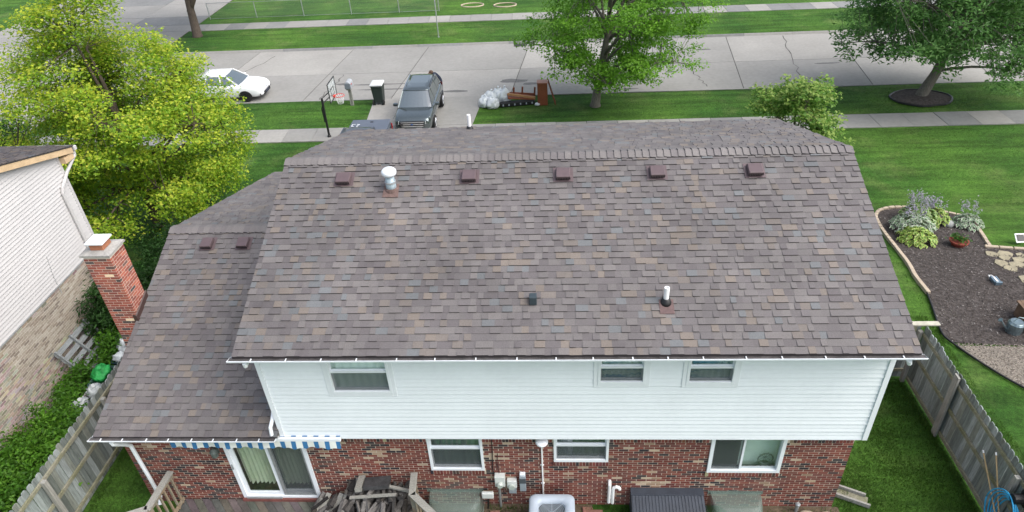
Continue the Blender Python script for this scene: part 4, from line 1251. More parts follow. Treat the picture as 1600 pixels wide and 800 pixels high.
MB().tube_rings([ringz(rrect(CXA, CYA, .46, .46, .1), .0), ringz(rrect(CXA, CYA, .46, .46, .1), .08)]).build('base_pan', m_acp, ac_)
n = 28
outer = rrect(CXA, CYA, .47, .47, .14, 6); no = len(outer)
top = MB()
inner = []
for (x, y) in outer:
    a = math.atan2(y - CYA, x - CXA); inner.append((CXA + .33*math.cos(a), CYA + .33*math.sin(a)))
top.tube_rings([ringz(outer, .68), ringz(outer, .755), ringz([(CXA + (x-CXA)*.93, CYA + (y-CYA)*.93) for x, y in outer], .79), ringz(inner, .775), ringz(inner, .70)], cap=False)
top.build('top_panel', m_acp, ac_, smooth=True)
MB().lathe((CXA, CYA, .60), [(.33, 0), (.33, .01)], 24).build('well_floor', m_acd, ac_)
m_fan = M('fan_blade', (.55,.58,.58), rough=.4)
for k in range(3):
    a = 2*math.pi*k/3 + .6; b_ = MB()
    pts = []
    for j in range(5):
        rr = .05 + .26*j/4
        for s_ in (-1, 1):
            aa = a + s_*(.30 + .12*j/4)
            pts.append((CXA + rr*math.cos(aa), CYA + rr*math.sin(aa), .655 + s_*.03))
    b_.add(pts, [(2*j, 2*j+1, 2*j+3, 2*j+2) for j in range(4)]); b_.build('fan_blade', m_fan, ac_)
MB().lathe((CXA, CYA, .62), [(.06, 0), (.06, .09), (.02, .1)], 14).build('fan_hub', m_acd, ac_)
for k in range(9):
    rr = .05 + .035*k
    MB().tube([(CXA + rr*math.cos(2*math.pi*j/28), CYA + rr*math.sin(2*math.pi*j/28), .782) for j in range(29)], .0032, 4, False).build('grille_ring', m_acp, ac_)
for k in range(8):
    a = 2*math.pi*k/8
    MB().tube([(CXA, CYA, .785), (CXA + .34*math.cos(a), CYA + .34*math.sin(a), .779)], .004, 4).build('grille_spoke', m_acp, ac_)
MB().tube([(-.68, BY - .02, .30), (-.72, .0, .28), (-.70, -.10, .22), (-.66, -.22, .2)], .028, 8).build('refrigerant_line', m_black, ac_)

# timber edging trough and stones by the right corner
tr_ = empty('timber_trough', (6.1, .4, 0), 'short weathered timber trough lying in grass off the brick corner', 'trough')
for (dy, z1) in ((.13, .12), (-.13, .10)):
    MB().bar((5.72, .62 + dy, .06), (6.40, .30 + dy, .06), .045, z1).build('side_board', m_bed_wood, tr_)
MB().bar((5.72, .62, .02), (6.40, .30, .02), .24, .03).build('bottom_board', m_rail, tr_)
m_stone = M('sandstone', (.36,.30,.23), rough=.95, n=(6, .25), n2=(30, .15), bump=(20, .01))
def lump(name, c, rx, ry, rz, m, seed, parent=None, n=(12, 8), amp=.22, squash=None):
    mb = MB(); rings = []
    for j in range(1, n[1]):
        th = math.pi*j/n[1]; ring = []
        for k in range(n[0]):
            a = 2*math.pi*k/n[0]; d = Vector((math.sin(th)*math.cos(a), math.sin(th)*math.sin(a), -math.cos(th)))
            q = 1 + amp*noise.noise(d*1.6 + Vector((seed*3.1, seed, 0)))
            ring.append((c[0] + rx*d.x*q, c[1] + ry*d.y*q, max(c[2] - rz*.75, c[2] + rz*d.z*q)))
        rings.append(ring)
    mb.tube_rings(rings)
    return mb.build(name, m, parent, smooth=True)
tag(lump('stone', (5.05, -.02, .04), .17, .10, .06, m_stone, 3), 'flat tan stone, the left of two at the foot of brick wall', 'stone', 'stones at the wall foot')
tag(lump('stone', (5.45, -.05, .04), .15, .10, .06, m_stone, 5), 'flat tan stone, the right of two near the brick corner', 'stone', 'stones at the wall foot')
sp = empty('water_spigot', (4.85, .12, 0), 'small grey metal post at the foot of the brick wall', 'spigot')
MB().tube([(4.85, .08, -.02), (4.85, .08, .20)], .035, 10).build('stem', m_metal, sp)
MB().lathe((4.85, .08, .20), [(.05, 0), (.055, .05), (.03, .08)], 10).build('cap', m_metal, sp)
m_dirt = M('bare_soil', (.10,.075,.05), rough=1, n=(6, .4), n2=(30, .3), bump=(25, .02))
for (x0, x1, y0) in ((-3.05, 5.75, -.75),):
    n = 40; top = [(x0 + (x1-x0)*k/n, BY - .01, .006) for k in range(n+1)]; bot = [(x0 + (x1-x0)*k/n, -.22 + .22*noise.noise(Vector((k*.5, 0, 4))), .005) for k in range(n+1)]
    o = MB().add(bot + top, [(k, k+1, n+2+k, n+1+k) for k in range(n)]).build('soil_strip', m_dirt); tag(o, kind='structure')
m_paver = M('brick_paver', (.22,.11,.085), rough=.95, n=(8, .25))
for k, (x, y) in enumerate(((-.62, -.02), (.46, .0), (.66, -.06), (-1.55, -.1))):
    tag(MB().obox((x, y, .03), (1, r.uniform(-.1, .1), 0), (r.uniform(-.1, .1), 1, 0), (0,0,1), .11, .10, .025).build('paver', m_paver, bevel=.006),
        ('red paver between the two grey boxes and condenser', 'red paver right behind the condenser corner', 'red paver beside the white furnace pipes', 'red paver under the meter conduit')[k], 'paver', 'pavers at the wall foot')

# ================================================================ STUFF BETWEEN NEIGHBOUR AND FENCE
m_pallet = M('pallet_wood', (.20,.215,.22), rough=.9, n=(4, .3), n2=(22, .25), stretch=(8, 1, 8))
pl = empty('wooden_pallet', (-13.0, 4.6, 0), 'grey wooden pallet leaning on the tan brick wall', 'pallet')
pu = Vector((0, 1, 0)); pv = Vector((-.52, 0, .86)).normalized(); pn = pu.cross(pv) * -1
base = Vector((-12.72, 3.85, .02))
for k in range(6):
    c = base + pv*(.09 + k*.225) + pu*.7
    MB().obox(c + pn*.05, pu, pv, pn, .72, .066, .011).build('slat', m_pallet, pl)
for k in range(3):
    c = base + pv*.66 + pu*(.02 + .68*k)
    MB().obox(c, pv, pu, pn, .67, .024, .042).build('stringer', m_pallet, pl)
def bin_(name, c, hx, hy, h, m, label, grp):
    root = empty(name, c, label, 'bin', grp)
    c = Vector(c); t = .012
    a = rrect(c.x, c.y, hx*.86, hy*.86, .05, 4); b = rrect(c.x, c.y, hx, hy, .06, 4); b2 = rrect(c.x, c.y, hx - .02, hy - .02, .05, 4); a2 = rrect(c.x, c.y, hx*.84, hy*.84, .05, 4)
    MB().tube_rings([ringz(a, c.z), ringz(b, c.z + h), ringz(b2, c.z + h), ringz(a2, c.z + .03)], cap=True).build('tub', m, root)
    rim = rrect(c.x, c.y, hx + .02, hy + .02, .07, 4)
    MB().tube([(x, y, c.z + h) for x, y in rim] + [(*rim[0], c.z + h)], .014, 6).build('rim', m_box if 'lilac' in label else m, root)
    return root
m_bagw = veil_mat('white_bag', (.60,.64,.66), .90, .35); m_bagg = M('green_bag', (.02,.28,.06), rough=.6, n=(6, .4), bump=(14, .03))
m_bagc = veil_mat('clear_bag', (.42,.45,.46), .75, .2)
def bag(c, rx, ry, rz, m, seed, label, grp, knot=True):
    root = empty('trash_bag', (c[0], c[1], c[2] - rz*.75), label, 'bag', grp)
    mb = MB(); rings = []; n = (26, 16)
    for j in range(1, n[1]):
        th = math.pi*j/n[1]; ring = []
        for k in range(n[0]):
            a = 2*math.pi*k/n[0]; d = Vector((math.sin(th)*math.cos(a), math.sin(th)*math.sin(a), -math.cos(th)))
            q = 1 + .34*noise.noise(d*1.7 + Vector((seed*2.3, seed, 1))) + .20*noise.noise(d*4 + Vector((seed, 3, seed))) + .10*noise.noise(d*9 + Vector((seed, 5, 1)))
            ring.append((c[0] + rx*d.x*q, c[1] + ry*d.y*q, max(c[2] - rz*.75, c[2] + rz*d.z*q)))
        rings.append(ring)
    mb.tube_rings(rings); mb.build('sack', m, root, smooth=True)
    if knot:
        MB().tube([(c[0], c[1], c[2] + rz*.85), (c[0] + .02, c[1], c[2] + rz*1.05), (c[0] + .05, c[1] - .03, c[2] + rz*1.25)], [.05, .02, .05], 8).build('knot', m, root)
    return root
m_bing = M('green_bin', (.045,.10,.085), rough=.5); m_binl = M('lilac_bin', (.16,.12,.13), rough=.5); m_bint = M('teal_bin', (.01,.03,.04), rough=.5)
bin_('storage_tub', (-12.15, 3.62, .05), .26, .36, .48, m_bing, 'dark green tub with bright green bag inside, behind left fence', 'tubs of bags by the fence')
bag((-12.23, 3.66, .60), .22, .28, .19, m_bagg, 4, 'bright green plastic bag filling a green tub', 'bags in tubs')
bin_('storage_tub', (-12.10, 2.82, .05), .26, .36, .42, m_binl, 'dull lilac tub holding two clear plastic bags, behind left fence', 'tubs of bags by the fence')
bag((-12.20, 2.62, .52), .22, .20, .18, m_bagc, 7, 'clear grey plastic bag in lilac tub, nearer the yard', 'bags in tubs')
bag((-12.10, 3.08, .54), .20, .20, .18, m_bagc, 9, 'clear grey plastic bag in lilac tub, nearer the green tub', 'bags in tubs')
bin_('storage_tub', (-12.05, 4.55, .05), .26, .34, .40, m_bint, 'dark teal tub with white bags below the chimney', 'tubs of bags by the fence')
bag((-12.15, 4.72, .58), .17, .17, .24, m_bagw, 12, 'tall white bag standing in the teal tub', 'bags in tubs')
bag((-12.12, 4.38, .50), .17, .15, .14, m_bagw, 13, 'small white bag lying in the teal tub', 'bags in tubs', False)
# ================================================================ PLANTS
def leaf_mesh(name, C, Nn, size, colr, m, parent=None, asp=.62, fold=.12, T=None):
    n = len(C)
    if parent is not None: C = C - np.array(ORI[parent.name])
    if T is None: T = nrg.normal(size=(n, 3))
    Nn = Nn / np.linalg.norm(Nn, axis=1, keepdims=True)
    T = T - Nn * (T * Nn).sum(1, keepdims=True); T /= np.linalg.norm(T, axis=1, keepdims=True) + 1e-9
    B = np.cross(Nn, T); s = size[:, None]
    V = np.stack([C - T*s*.5, C + B*s*asp*.5 + Nn*s*fold, C + T*s*.5 - Nn*s*fold*.6, C - B*s*asp*.5 + Nn*s*fold], 1).reshape(-1, 3)
    me = bpy.data.meshes.new(name)
    me.vertices.add(n*4); me.vertices.foreach_set('co', V.astype(np.float32).ravel())
    k = np.arange(n)[:, None]*4
    L_ = np.concatenate([k, k+2, k+1, k, k+3, k+2], 1).ravel()
    me.loops.add(n*6); me.loops.foreach_set('vertex_index', L_.astype(np.int32))
    me.polygons.add(n*2); me.polygons.foreach_set('loop_start', np.arange(0, n*6, 3, dtype=np.int32))
    try: me.polygons.foreach_set('loop_total', np.full(n*2, 3, dtype=np.int32))
    except Exception: pass
    me.update(calc_edges=True)
    a = me.attributes.new('Col', 'FLOAT_COLOR', 'FACE')
    cc = np.ones((n*2, 4), dtype=np.float32); cc[:, :3] = np.repeat(colr, 2, 0); a.data.foreach_set('color', cc.ravel())
    me.materials.append(m); me.validate()
    return link(name, me, parent)

def blob_points(center, R_, n, seed, inner=.35, wob=.28, zmin=None, hole=.0, freq=.55):
    """points in a lumpy ellipsoid, denser towards its skin, with holes"""
    rs = np.random.RandomState(seed); out = []
    c = Vector(center); off = Vector((seed*1.7, seed*.9, seed*2.3))
    while len(out) < n:
        d = Vector(rs.normal(size=3)).normalized()
        q = 1 + wob * noise.noise(d*1.8 + off) + .5*wob*noise.noise(d*4.5 + off)
        rr = (inner + (1-inner) * rs.uniform(0, 1)**.6) * q
        p = Vector((c.x + R_[0]*d.x*rr, c.y + R_[1]*d.y*rr, c.z + R_[2]*d.z*rr))
        if zmin is not None and p.z < zmin(p): continue
        if noise.noise(p*freq + off) < -1 + hole*1.0 or (hole and noise.noise(p*freq*1.0 + off) < hole - .45): continue
        out.append(p)
    return out

def tree(name, label, base, trunk_h, trunk_r, lean, center, R_, n_tip, per, spread, lsize, pal, seed, bark, limbs=10, group=None, zcut=None, hole=.25, mat_=None, updir=.75, asp=.62, fork=None, flat=.55, wob=.28, yell=None):
    root = empty(name, base, label, 'tree', group)
    rs = np.random.RandomState(seed); b = Vector(base)
    tips = blob_points(center, R_, n_tip, seed, zmin=zcut, hole=hole, wob=wob)
    top = Vector(center) + Vector((0, 0, R_[2]*.55))
    # trunk
    tp = [b + Vector((0, 0, -.15)), b + Vector((0, 0, .12))]
    for k in range(1, 7):
        t = k / 6
        tp.append(b.lerp(top, t) + Vector((lean[0]*math.sin(t*3.1) + rs.uniform(-.06, .06), lean[1]*math.sin(t*3.1) + rs.uniform(-.06, .06), 0)))
    tr = [trunk_r*1.55, trunk_r*1.1] + [trunk_r*(1 - .82*k/6) for k in range(1, 7)]
    wd = MB().tube(tp, tr, 10)
    # limbs to spread-out targets
    tg = [tips[0]]
    cand = tips[:min(len(tips), 400)]
    while len(tg) < limbs:
        tg.append(max(cand, key=lambda p: min((p - q).length for q in tg)))
    nodes = []
    for k in range(2, len(tp)):
        nodes.append((tp[k], tr[k]*.6))
    for q in tg:
        hz = (q.z - b.z) / max(.1, (top.z - b.z))
        t0 = min(.85, max(.22, hz*.62 - .05)) + rs.uniform(-.05, .05)
        f = t0*6 + 1; i0 = int(f); i0 = min(max(i0, 1), len(tp)-2); st = tp[i0].lerp(tp[i0+1], f - int(f))
        mid = st.lerp(q, .5) + Vector((rs.uniform(-.2, .2), rs.uniform(-.2, .2), .18*(q - st).length))
        pts = []
        for j in range(7):
            t = j / 6; pts.append(st*(1-t)**2 + mid*2*t*(1-t) + q*t*t)
        r0 = trunk_r * rs.uniform(.34, .48)
        rad = [r0*(1-.85*j/6) for j in range(7)]
        wd.tube(pts, rad, 6)
        for j in range(1, 7): nodes.append((pts[j], rad[j]))
    npos = np.array([list(p) for p, _ in nodes])
    for q in tips:
        d = ((npos - np.array(q))**2).sum(1); i = int(np.argmin(d)); p, rr = nodes[i]
        if (q - p).length < .1: continue
        mid = p.lerp(q, .5) + Vector((rs.uniform(-.08, .08), rs.uniform(-.08, .08), .06))
        r0 = min(rr*.7, .028)
        wd.tube([p, mid, q], [r0, r0*.7, .006], 4, False)
    wd.build('trunk', bark, root, smooth=True)
    # leaves: flattened sprays at the twig ends
    C = np.repeat(np.array([list(p) for p in tips]), per, 0)
    n = len(C)
    dirs = rs.normal(size=(n, 3)); dirs /= np.linalg.norm(dirs, axis=1, keepdims=True)
    rr = rs.uniform(0, 1, n)**.5 * spread
    C = C + dirs * rr[:, None] * np.array([1, 1, flat])
    out = C - np.array(center); out /= np.linalg.norm(out, axis=1, keepdims=True) + 1e-6
    Nn = np.array([0, 0, updir]) + out*.25 + rs.normal(size=(n, 3))*.38
    size = lsize * rs.uniform(.65, 1.3, n)
    base_c = np.array(pal)
    dz = (C[:, 2] - np.repeat(np.array([p.z for p in tips]), per)) / (spread*flat)
    ti = np.repeat(rs.randint(0, len(pal), len(tips)), per)
    mixr = rs.randint(0, len(pal), n)
    sel = rs.uniform(size=n) < .3
    idx = np.where(sel, mixr, ti)
    col = base_c[idx] * rs.uniform(.85, 1.15, (n, 1))
    if yell is not None:               # yellow leaves; those on spray tops and outer crown paint the light there
        hgt = np.array([((p.z - center[2])/R_[2] + .9*max(0, (p - Vector(center)).length/ max(R_) - .55)) for p in tips])
        sh = np.repeat(np.clip(.68 + .5*hgt + rs.normal(size=len(tips))*.3, 0, 1), per)
        w = (dz + rs.normal(size=n)*.35 > .05) & (rs.uniform(size=n) < sh)
        yc = np.array(yell)[rs.randint(0, len(yell), n)] * rs.uniform(.85, 1.15, (n, 1))
        col = np.where(w[:, None], yc, col)
    leaf_mesh('crown', C, Nn, size, col, mat_ or m_leaf, root, asp=asp)
    return root

GREEN = [(.045,.115,.014), (.060,.140,.018), (.036,.095,.014), (.075,.160,.020)]
# yellowing maple, front left
tree('maple_tree', 'large maple with yellow green leaves in front of the houses, left', (-15.95, 13.6, g(13.6)), 2, .20, (.1, .1), (-15.85, 13.4, 3.3), (4.3, 4.1, 5.3), 800, 118, .74, .118,
     [(.22,.39,.03), (.26,.42,.032), (.18,.33,.026), (.30,.44,.032)], 21, m_bark, limbs=22, flat=.42, zcut=lambda p: (.15 + .08*abs(p.x+15.4)) if math.hypot(p.x+15.85, p.y-13.4) < 4.6*min(1, max(.15, (9.7-p.z)/6.9)) else 99, hole=.35,
     yell=[(.50,.57,.05), (.42,.52,.045), (.56,.60,.07), (.36,.49,.04)])
# bright green maple at the kerb
tree('maple_tree', 'bright green maple growing in the grass strip by the street', (2.0, 24.8, ZS), 2, .23, (.05, .1), (2.9, 24.6, 3.9), (4.45, 3.9, 4.9), 500, 92, .72, .14,
     [(.15,.34,.03), (.17,.37,.034), (.125,.29,.026), (.20,.41,.04)], 33, m_bark_grey, limbs=20, flat=.42, zcut=lambda p: -.15 + .35*math.hypot(p.x-2.3, p.y-24.8)*.35, hole=.42)
# dark tree in the mulch ring, right
tree('ash_tree', 'dark green tree with long leaflets in a mulch ring, right', (18.2, 24.7, ZS), 2, .26, (.3, 0), (19.1, 24.4, 3.7), (5.5, 4.5, 4.9), 820, 54, .68, .23,
     [(.11,.25,.062), (.125,.275,.068), (.095,.215,.056), (.15,.30,.078)], 45, m_bark_grey, limbs=22, zcut=lambda p: 1.15 - 1.25*min(1, max(0, (p.x-18.9)/2.2)), hole=.22, asp=.36)
# tree across the street
st_tree = tree('street_tree', 'forked dark tree on the far verge across the street', (-25.4, 39.2, ZS), 3, .30, (-.2, 0), (-24.4, 39.4, 6.9), (5.2, 4.4, 4.4), 420, 36, .8, .24,
     [(.030,.080,.018), (.038,.095,.02), (.024,.066,.016)], 58, m_bark, limbs=14, hole=.3)
MB().tube([(-25.45, 39.2, ZS + 1.7), (-24.9, 39.25, ZS + 2.6), (-24.5, 39.3, ZS + 3.8), (-24.1, 39.3, 6.2)], [.20, .19, .16, .07], 9).build('fork', m_bark, st_tree, smooth=True)
# small bushy tree beside the house front, right
tree('shrub_tree', 'small bushy light green tree behind the right roof corner', (8.3, 13.3, g(13.3)), 1.2, .07, (0, 0), (7.95, 13.1, 2.75), (1.65, 1.5, 1.95), 300, 40, .34, .13,
     [(.13,.27,.04), (.16,.31,.05), (.11,.23,.036)], 66, m_bark, limbs=14, hole=.15, yell=[(.32,.44,.11), (.28,.40,.09)], wob=.35)

def shrub(name, label, base, R_, n, per, spread, lsize, pal, seed, group=None, asp=.5, updir=.5, hole=.0, mat_=None):
    root = empty(name, base, label, 'shrub', group); b = Vector(base)
    c = b + Vector((0, 0, R_[2]*.75))
    tips = blob_points(c, R_, n, seed, inner=.3, zmin=lambda p: b.z + .05, hole=hole, wob=.35, freq=1.2)
    wd = MB(); rs = np.random.RandomState(seed)
    for q in tips[::3]:
        wd.tube([b + Vector((rs.uniform(-.1, .1), rs.uniform(-.1, .1), 0)), b.lerp(q, .5) + Vector((0, 0, .1)), q], [.016, .010, .004], 4, False)
    wd.build('stems', m_bark, root)
    C = np.repeat(np.array([list(p) for p in tips]), per, 0); n_ = len(C)
    C = C + rs.normal(size=(n_, 3)) * spread * np.array([.6, .6, .5])
    C[:, 2] = np.maximum(C[:, 2], b.z + .03)
    out = C - np.array(c); out /= np.linalg.norm(out, axis=1, keepdims=True) + 1e-6
    Nn = np.array([0, 0, updir]) + out*.5 + rs.normal(size=(n_, 3))*.45
    ti = np.repeat(rs.randint(0, len(pal), len(tips)), per)
    col = np.array(pal)[ti] * rs.uniform(.75, 1.25, (n_, 1))
    leaf_mesh('foliage', C, Nn, lsize*rs.uniform(.6, 1.3, n_), col, mat_ or m_leaf, root, asp=asp)
    return root
YEW = [(.028,.080,.016), (.036,.10,.020), (.044,.12,.024), (.022,.065,.014)]
shrub('yew_shrub', 'dark feathery evergreen shrub against the tan brick wall', (-12.70, 6.05, -.02), (.95, 1.15, 1.30), 210, 44, .22, .14, YEW, 3, 'evergreen shrubs by the chimney', asp=.28)
shrub('yew_shrub', 'dark evergreen shrub behind the chimney top', (-12.3, 8.0, -.2), (1.1, 1.0, 1.1), 170, 44, .24, .14, YEW, 4, 'evergreen shrubs by the chimney', asp=.28)
shrub('yew_shrub', 'dark spreading evergreen shrub right of the chimney, along the wing roof edge', (-10.9, 8.6, -.3), (1.0, 1.3, .9), 170, 44, .24, .14, YEW, 5, 'evergreen shrubs by the chimney', asp=.28)
shrub('yew_shrub', 'dark evergreen shrub in the maple shade beyond the house corner', (-13.2, 10.2, -.6), (1.3, 1.1, 1.0), 160, 44, .24, .14, YEW, 6, 'evergreen shrubs by the chimney', asp=.28)
shrub('yew_shrub', 'low dark evergreen below the chimney beside the white bags', (-11.5, 5.7, 0), (.6, .7, .8), 110, 40, .2, .13, YEW, 8, 'evergreen shrubs by the chimney', asp=.28)
HED = [(.085,.22,.018), (.105,.26,.022), (.065,.18,.016), (.13,.29,.028)]
for k, (x, y, rx, ry, rz, lb) in enumerate((
        (-12.2, 1.75, .95, .75, .65, 'bright green leafy bush next to the lilac tub'),
        (-11.7, .55, .75, .85, .78, 'bright green leafy bush against the left fence, middle of the row'),
        (-12.8, .60, .65, .85, .62, 'bright green leafy bush against the tan brick, middle of the row'),
        (-11.8, -.75, .85, .85, .70, 'bright green leafy bush against the left fence, lowest in view'),
        (-12.9, -.8, .60, .9, .6, 'bright green leafy bush at the lower left corner by tan brick'),
        (-12.75, 3.3, .45, .75, .50, 'low green weeds growing between the pallet and the tubs'),
        (-12.55, 4.75, .35, .5, .62, 'green weeds growing up through the leaning pallet'))):
    shrub('leafy_bush', lb, (x, y, 0), (rx, ry, rz), 150 if rx > .5 else 70, 40, .2, .105, HED if k < 5 else HED[:3], 40 + k, 'green bushes behind the fence')
shrub('leafy_bush', 'rounded green bush beyond the neighbouring roof, far left', (-27.0, 20.6, ZS), (1.5, 1.2, 1.0), 150, 36, .25, .15, [(.04,.11,.018), (.05,.13,.02)], 71)

# ---------------------------------------------------------------- garden bed
BED = [(11.65,13.2), (12.03,13.72), (12.7,13.93), (13.45,13.80), (14.1,13.5), (14.62,13.1), (14.80,12.60), (14.62,11.9), (14.42,11.2), (14.26,10.62), (15.2,10.35), (17.5,10.2), (21,10.1), (21,5.2), (12.3,5.15), (10.45,5.25), (10.35,5.75), (10.65,6.93), (10.88,7.8), (10.94,8.57), (11.10,9.4), (11.24,10.57), (11.34,11.6), (11.48,12.5)]
def inside(x, y, poly):
    c = False
    for i in range(len(poly)):
        (xa, ya), (xb, yb) = poly[i], poly[i-1]
        if (ya > y) != (yb > y) and x < (xb-xa)*(y-ya)/(yb-ya) + xa: c = not c
    return c
def patch(name, poly, m, dz, step=.35):
    """a ground cover patch following the slope"""
    x0 = min(p[0] for p in poly); x1 = max(p[0] for p in poly); y0 = min(p[1] for p in poly); y1 = max(p[1] for p in poly)
    mb = MB(); y = y0
    # horizontal strips clipped to the outline
    while y < y1:
        ye = min(y + step, y1)
        def cuts(yy):
            out = []
            for i in range(len(poly)):
                (xa, ya), (xb, yb) = poly[i], poly[i-1]
                if (ya > yy) != (yb > yy): out.append((xb-xa)*(yy-ya)/(yb-ya) + xa)
            return sorted(out)
        ca, cb = cuts(y + 1e-4), cuts(ye - 1e-4)
        if len(ca) == len(cb):
            for k in range(0, len(ca) - 1, 2):
                mb.add([(ca[k], y, g(y) + dz), (ca[k+1], y, g(y) + dz), (cb[k+1], ye, g(ye) + dz), (cb[k], ye, g(ye) + dz)], [(0,1,2,3)])
        y = ye
    return mb.build(name, m)
m_mulch = M('mulch', (.078,.068,.064), rough=1, spec=.1, n=(9, .4), n2=(40, .5), bump=(45, .03))
bed = patch('mulch_bed', BED, m_mulch, .035, .15); tag(bed, kind='structure')
# wood chips
ch_c = MB(); r = random.Random(4)
for k in range(12000):
    while True:
        x, y = r.uniform(10.3, 16.5), r.uniform(5.2, 13.9)
        if inside(x, y, BED): break
    a = r.uniform(0, 6.28); L_ = r.uniform(.012, .036); w = r.uniform(.006, .013)
    z = g(y) + .045 + r.uniform(0, .02); tl = r.uniform(-.012, .012)
    f = r.random(); ch_c.cur = (.065,.055,.05) if f < .55 else ((.10,.088,.08) if f < .88 else ((.17,.155,.145) if f < .98 else (.30,.28,.265)))
    dx, dy = math.cos(a), math.sin(a)
    ch_c.add([(x-dx*L_-dy*w, y-dy*L_+dx*w, z), (x+dx*L_-dy*w, y+dy*L_+dx*w, z+tl), (x+dx*L_+dy*w, y+dy*L_-dx*w, z+tl*.5+.006), (x-dx*L_+dy*w, y-dy*L_-dx*w, z-.004)], [(3,2,1,0)])
o = ch_c.build('wood_chips', M('wood_chip', attr=True, rough=1, spec=.1), bed); o['kind'] = 'stuff'
# stone edging, piece by piece
m_edge = M('edging_stone', (.40,.33,.25), rough=.95, n=(3, .15), n2=(18, .15), bump=(30, .006))
def path_len(pts, step):
    out = []; acc = 0.0; nxt = 0.0
    for (p, q) in zip(pts[:-1], pts[1:]):
        p, q = Vector(p), Vector(q); L_ = (q-p).length
        while nxt <= acc + L_:
            t = (nxt - acc)/L_; out.append((p.lerp(q, t), (q-p).normalized())); nxt += step
        acc += L_
    return out
def smooth_path(pts, n=6, closed=False):
    out = []
    for i in range(len(pts) - 1):
        p0 = Vector(pts[max(i-1, 0)]); p1 = Vector(pts[i]); p2 = Vector(pts[i+1]); p3 = Vector(pts[min(i+2, len(pts)-1)])
        for k in range(n):
            t = k/n
            out.append(.5*((2*p1) + (-p0+p2)*t + (2*p0-5*p1+4*p2-p3)*t*t + (-p0+3*p1-3*p2+p3)*t**3))
    out.append(Vector(pts[-1])); return out
edge = [BED[i] for i in (18, 19, 20, 21, 22, 23, 0, 1, 2, 3, 4, 5, 6, 7, 8, 9)]
for (p, d) in path_len(smooth_path(edge), .255) + path_len([(14.28,10.55), (15.2,10.35), (17.5,10.2)], .42):
    L_ = .12 if p.x < 14.9 and p.y > 10.56 else .2
    dz = (g(p.y + d.y*.1) - g(p.y - d.y*.1)) / .2
    ax = Vector((d.x, d.y, dz))
    MB().obox((p.x, p.y, g(p.y) + .055), ax, (-d.y, d.x, 0), (0,0,1), L_ - .004 + r.uniform(-.004, .003), .058, .055 + r.uniform(-.006, .008)).build('edging_stone', m_edge, bed, bevel=.012)
MB().tube([(p.x, p.y, g(p.y) + .06) for p in smooth_path([BED[18], BED[17], BED[16], (10.42,5.25), (10.84,4.38), (11.36,3.60), (12.2,2.7)])], .028, 6).build('plastic_edging', m_black, bed, smooth=True)
GRAV = [(10.47,5.17), (12.3,5.10), (21,5.10), (21,1.5), (13.2,1.8), (12.2,2.75), (11.40,3.60), (10.88,4.38)]
m_gravel = M('pea_gravel', (.20,.175,.145), rough=1, n=(30, .4), n2=(70, .45), bump=(60, .02))
grv = patch('gravel_path', GRAV, m_gravel, .03, .2); tag(grv, kind='structure')
gv = MB()
for k in range(4500):
    while True:
        x, y = r.uniform(10.4, 13.0), r.uniform(2.4, 5.3)
        if inside(x, y, GRAV) or inside(x, y - .1, GRAV): break
    s_ = r.uniform(.008, .02); z = g(y) + .033; f = r.uniform(.6, 1.5)
    gv.cur = tuple(c*f for c in r.choice(((.24,.21,.18), (.30,.27,.23), (.16,.14,.12))))
    gv.add([(x-s_, y-s_*.7, z), (x+s_, y-s_*.8, z), (x+s_*.7, y+s_, z), (x-s_*.8, y+s_*.8, z), (x, y, z+s_*1.1)], [(0,1,4), (1,2,4), (2,3,4), (3,0,4)])
o = gv.build('pebbles', MATS['wood_chip'], grv); o['kind'] = 'stuff'
# flagstones
m_flag = M('flagstone', (.27,.24,.165), rough=.95, n=(3, .2), n2=(20, .2), bump=(20, .008))
for (x, y, s_) in ((14.0,10.05,.20), (14.4,10.0,.24), (14.85,9.95,.18), (15.1,9.6,.28), (14.25,9.75,.17), (14.62,9.62,.22), (13.95,9.40,.22), (14.32,9.30,.24), (14.68,9.2,.2), (14.95,9.05,.22), (14.02,9.05,.22), (14.1,8.35,.25), (14.5,8.55,.2), (14.9,8.3,.28), (14.05,7.95,.2), (14.45,7.9,.22), (14.1,7.35,.3), (13.75,6.95,.16), (14.7,7.5,.24), (13.35,5.75,.08)):
    n = r.choice((5, 6, 7)); pts = []
    for k in range(n):
        a = 2*math.pi*k/n + r.uniform(-.25, .25); rr = s_*r.uniform(.75, 1.15); pts.append((x + rr*1.1*math.cos(a), y + rr*.9*math.sin(a)))
    MB().prism(pts, g(y) - .02, g(y) + .065 + r.uniform(-.01, .015)).build('flagstone', m_flag, bed, bevel=.012)
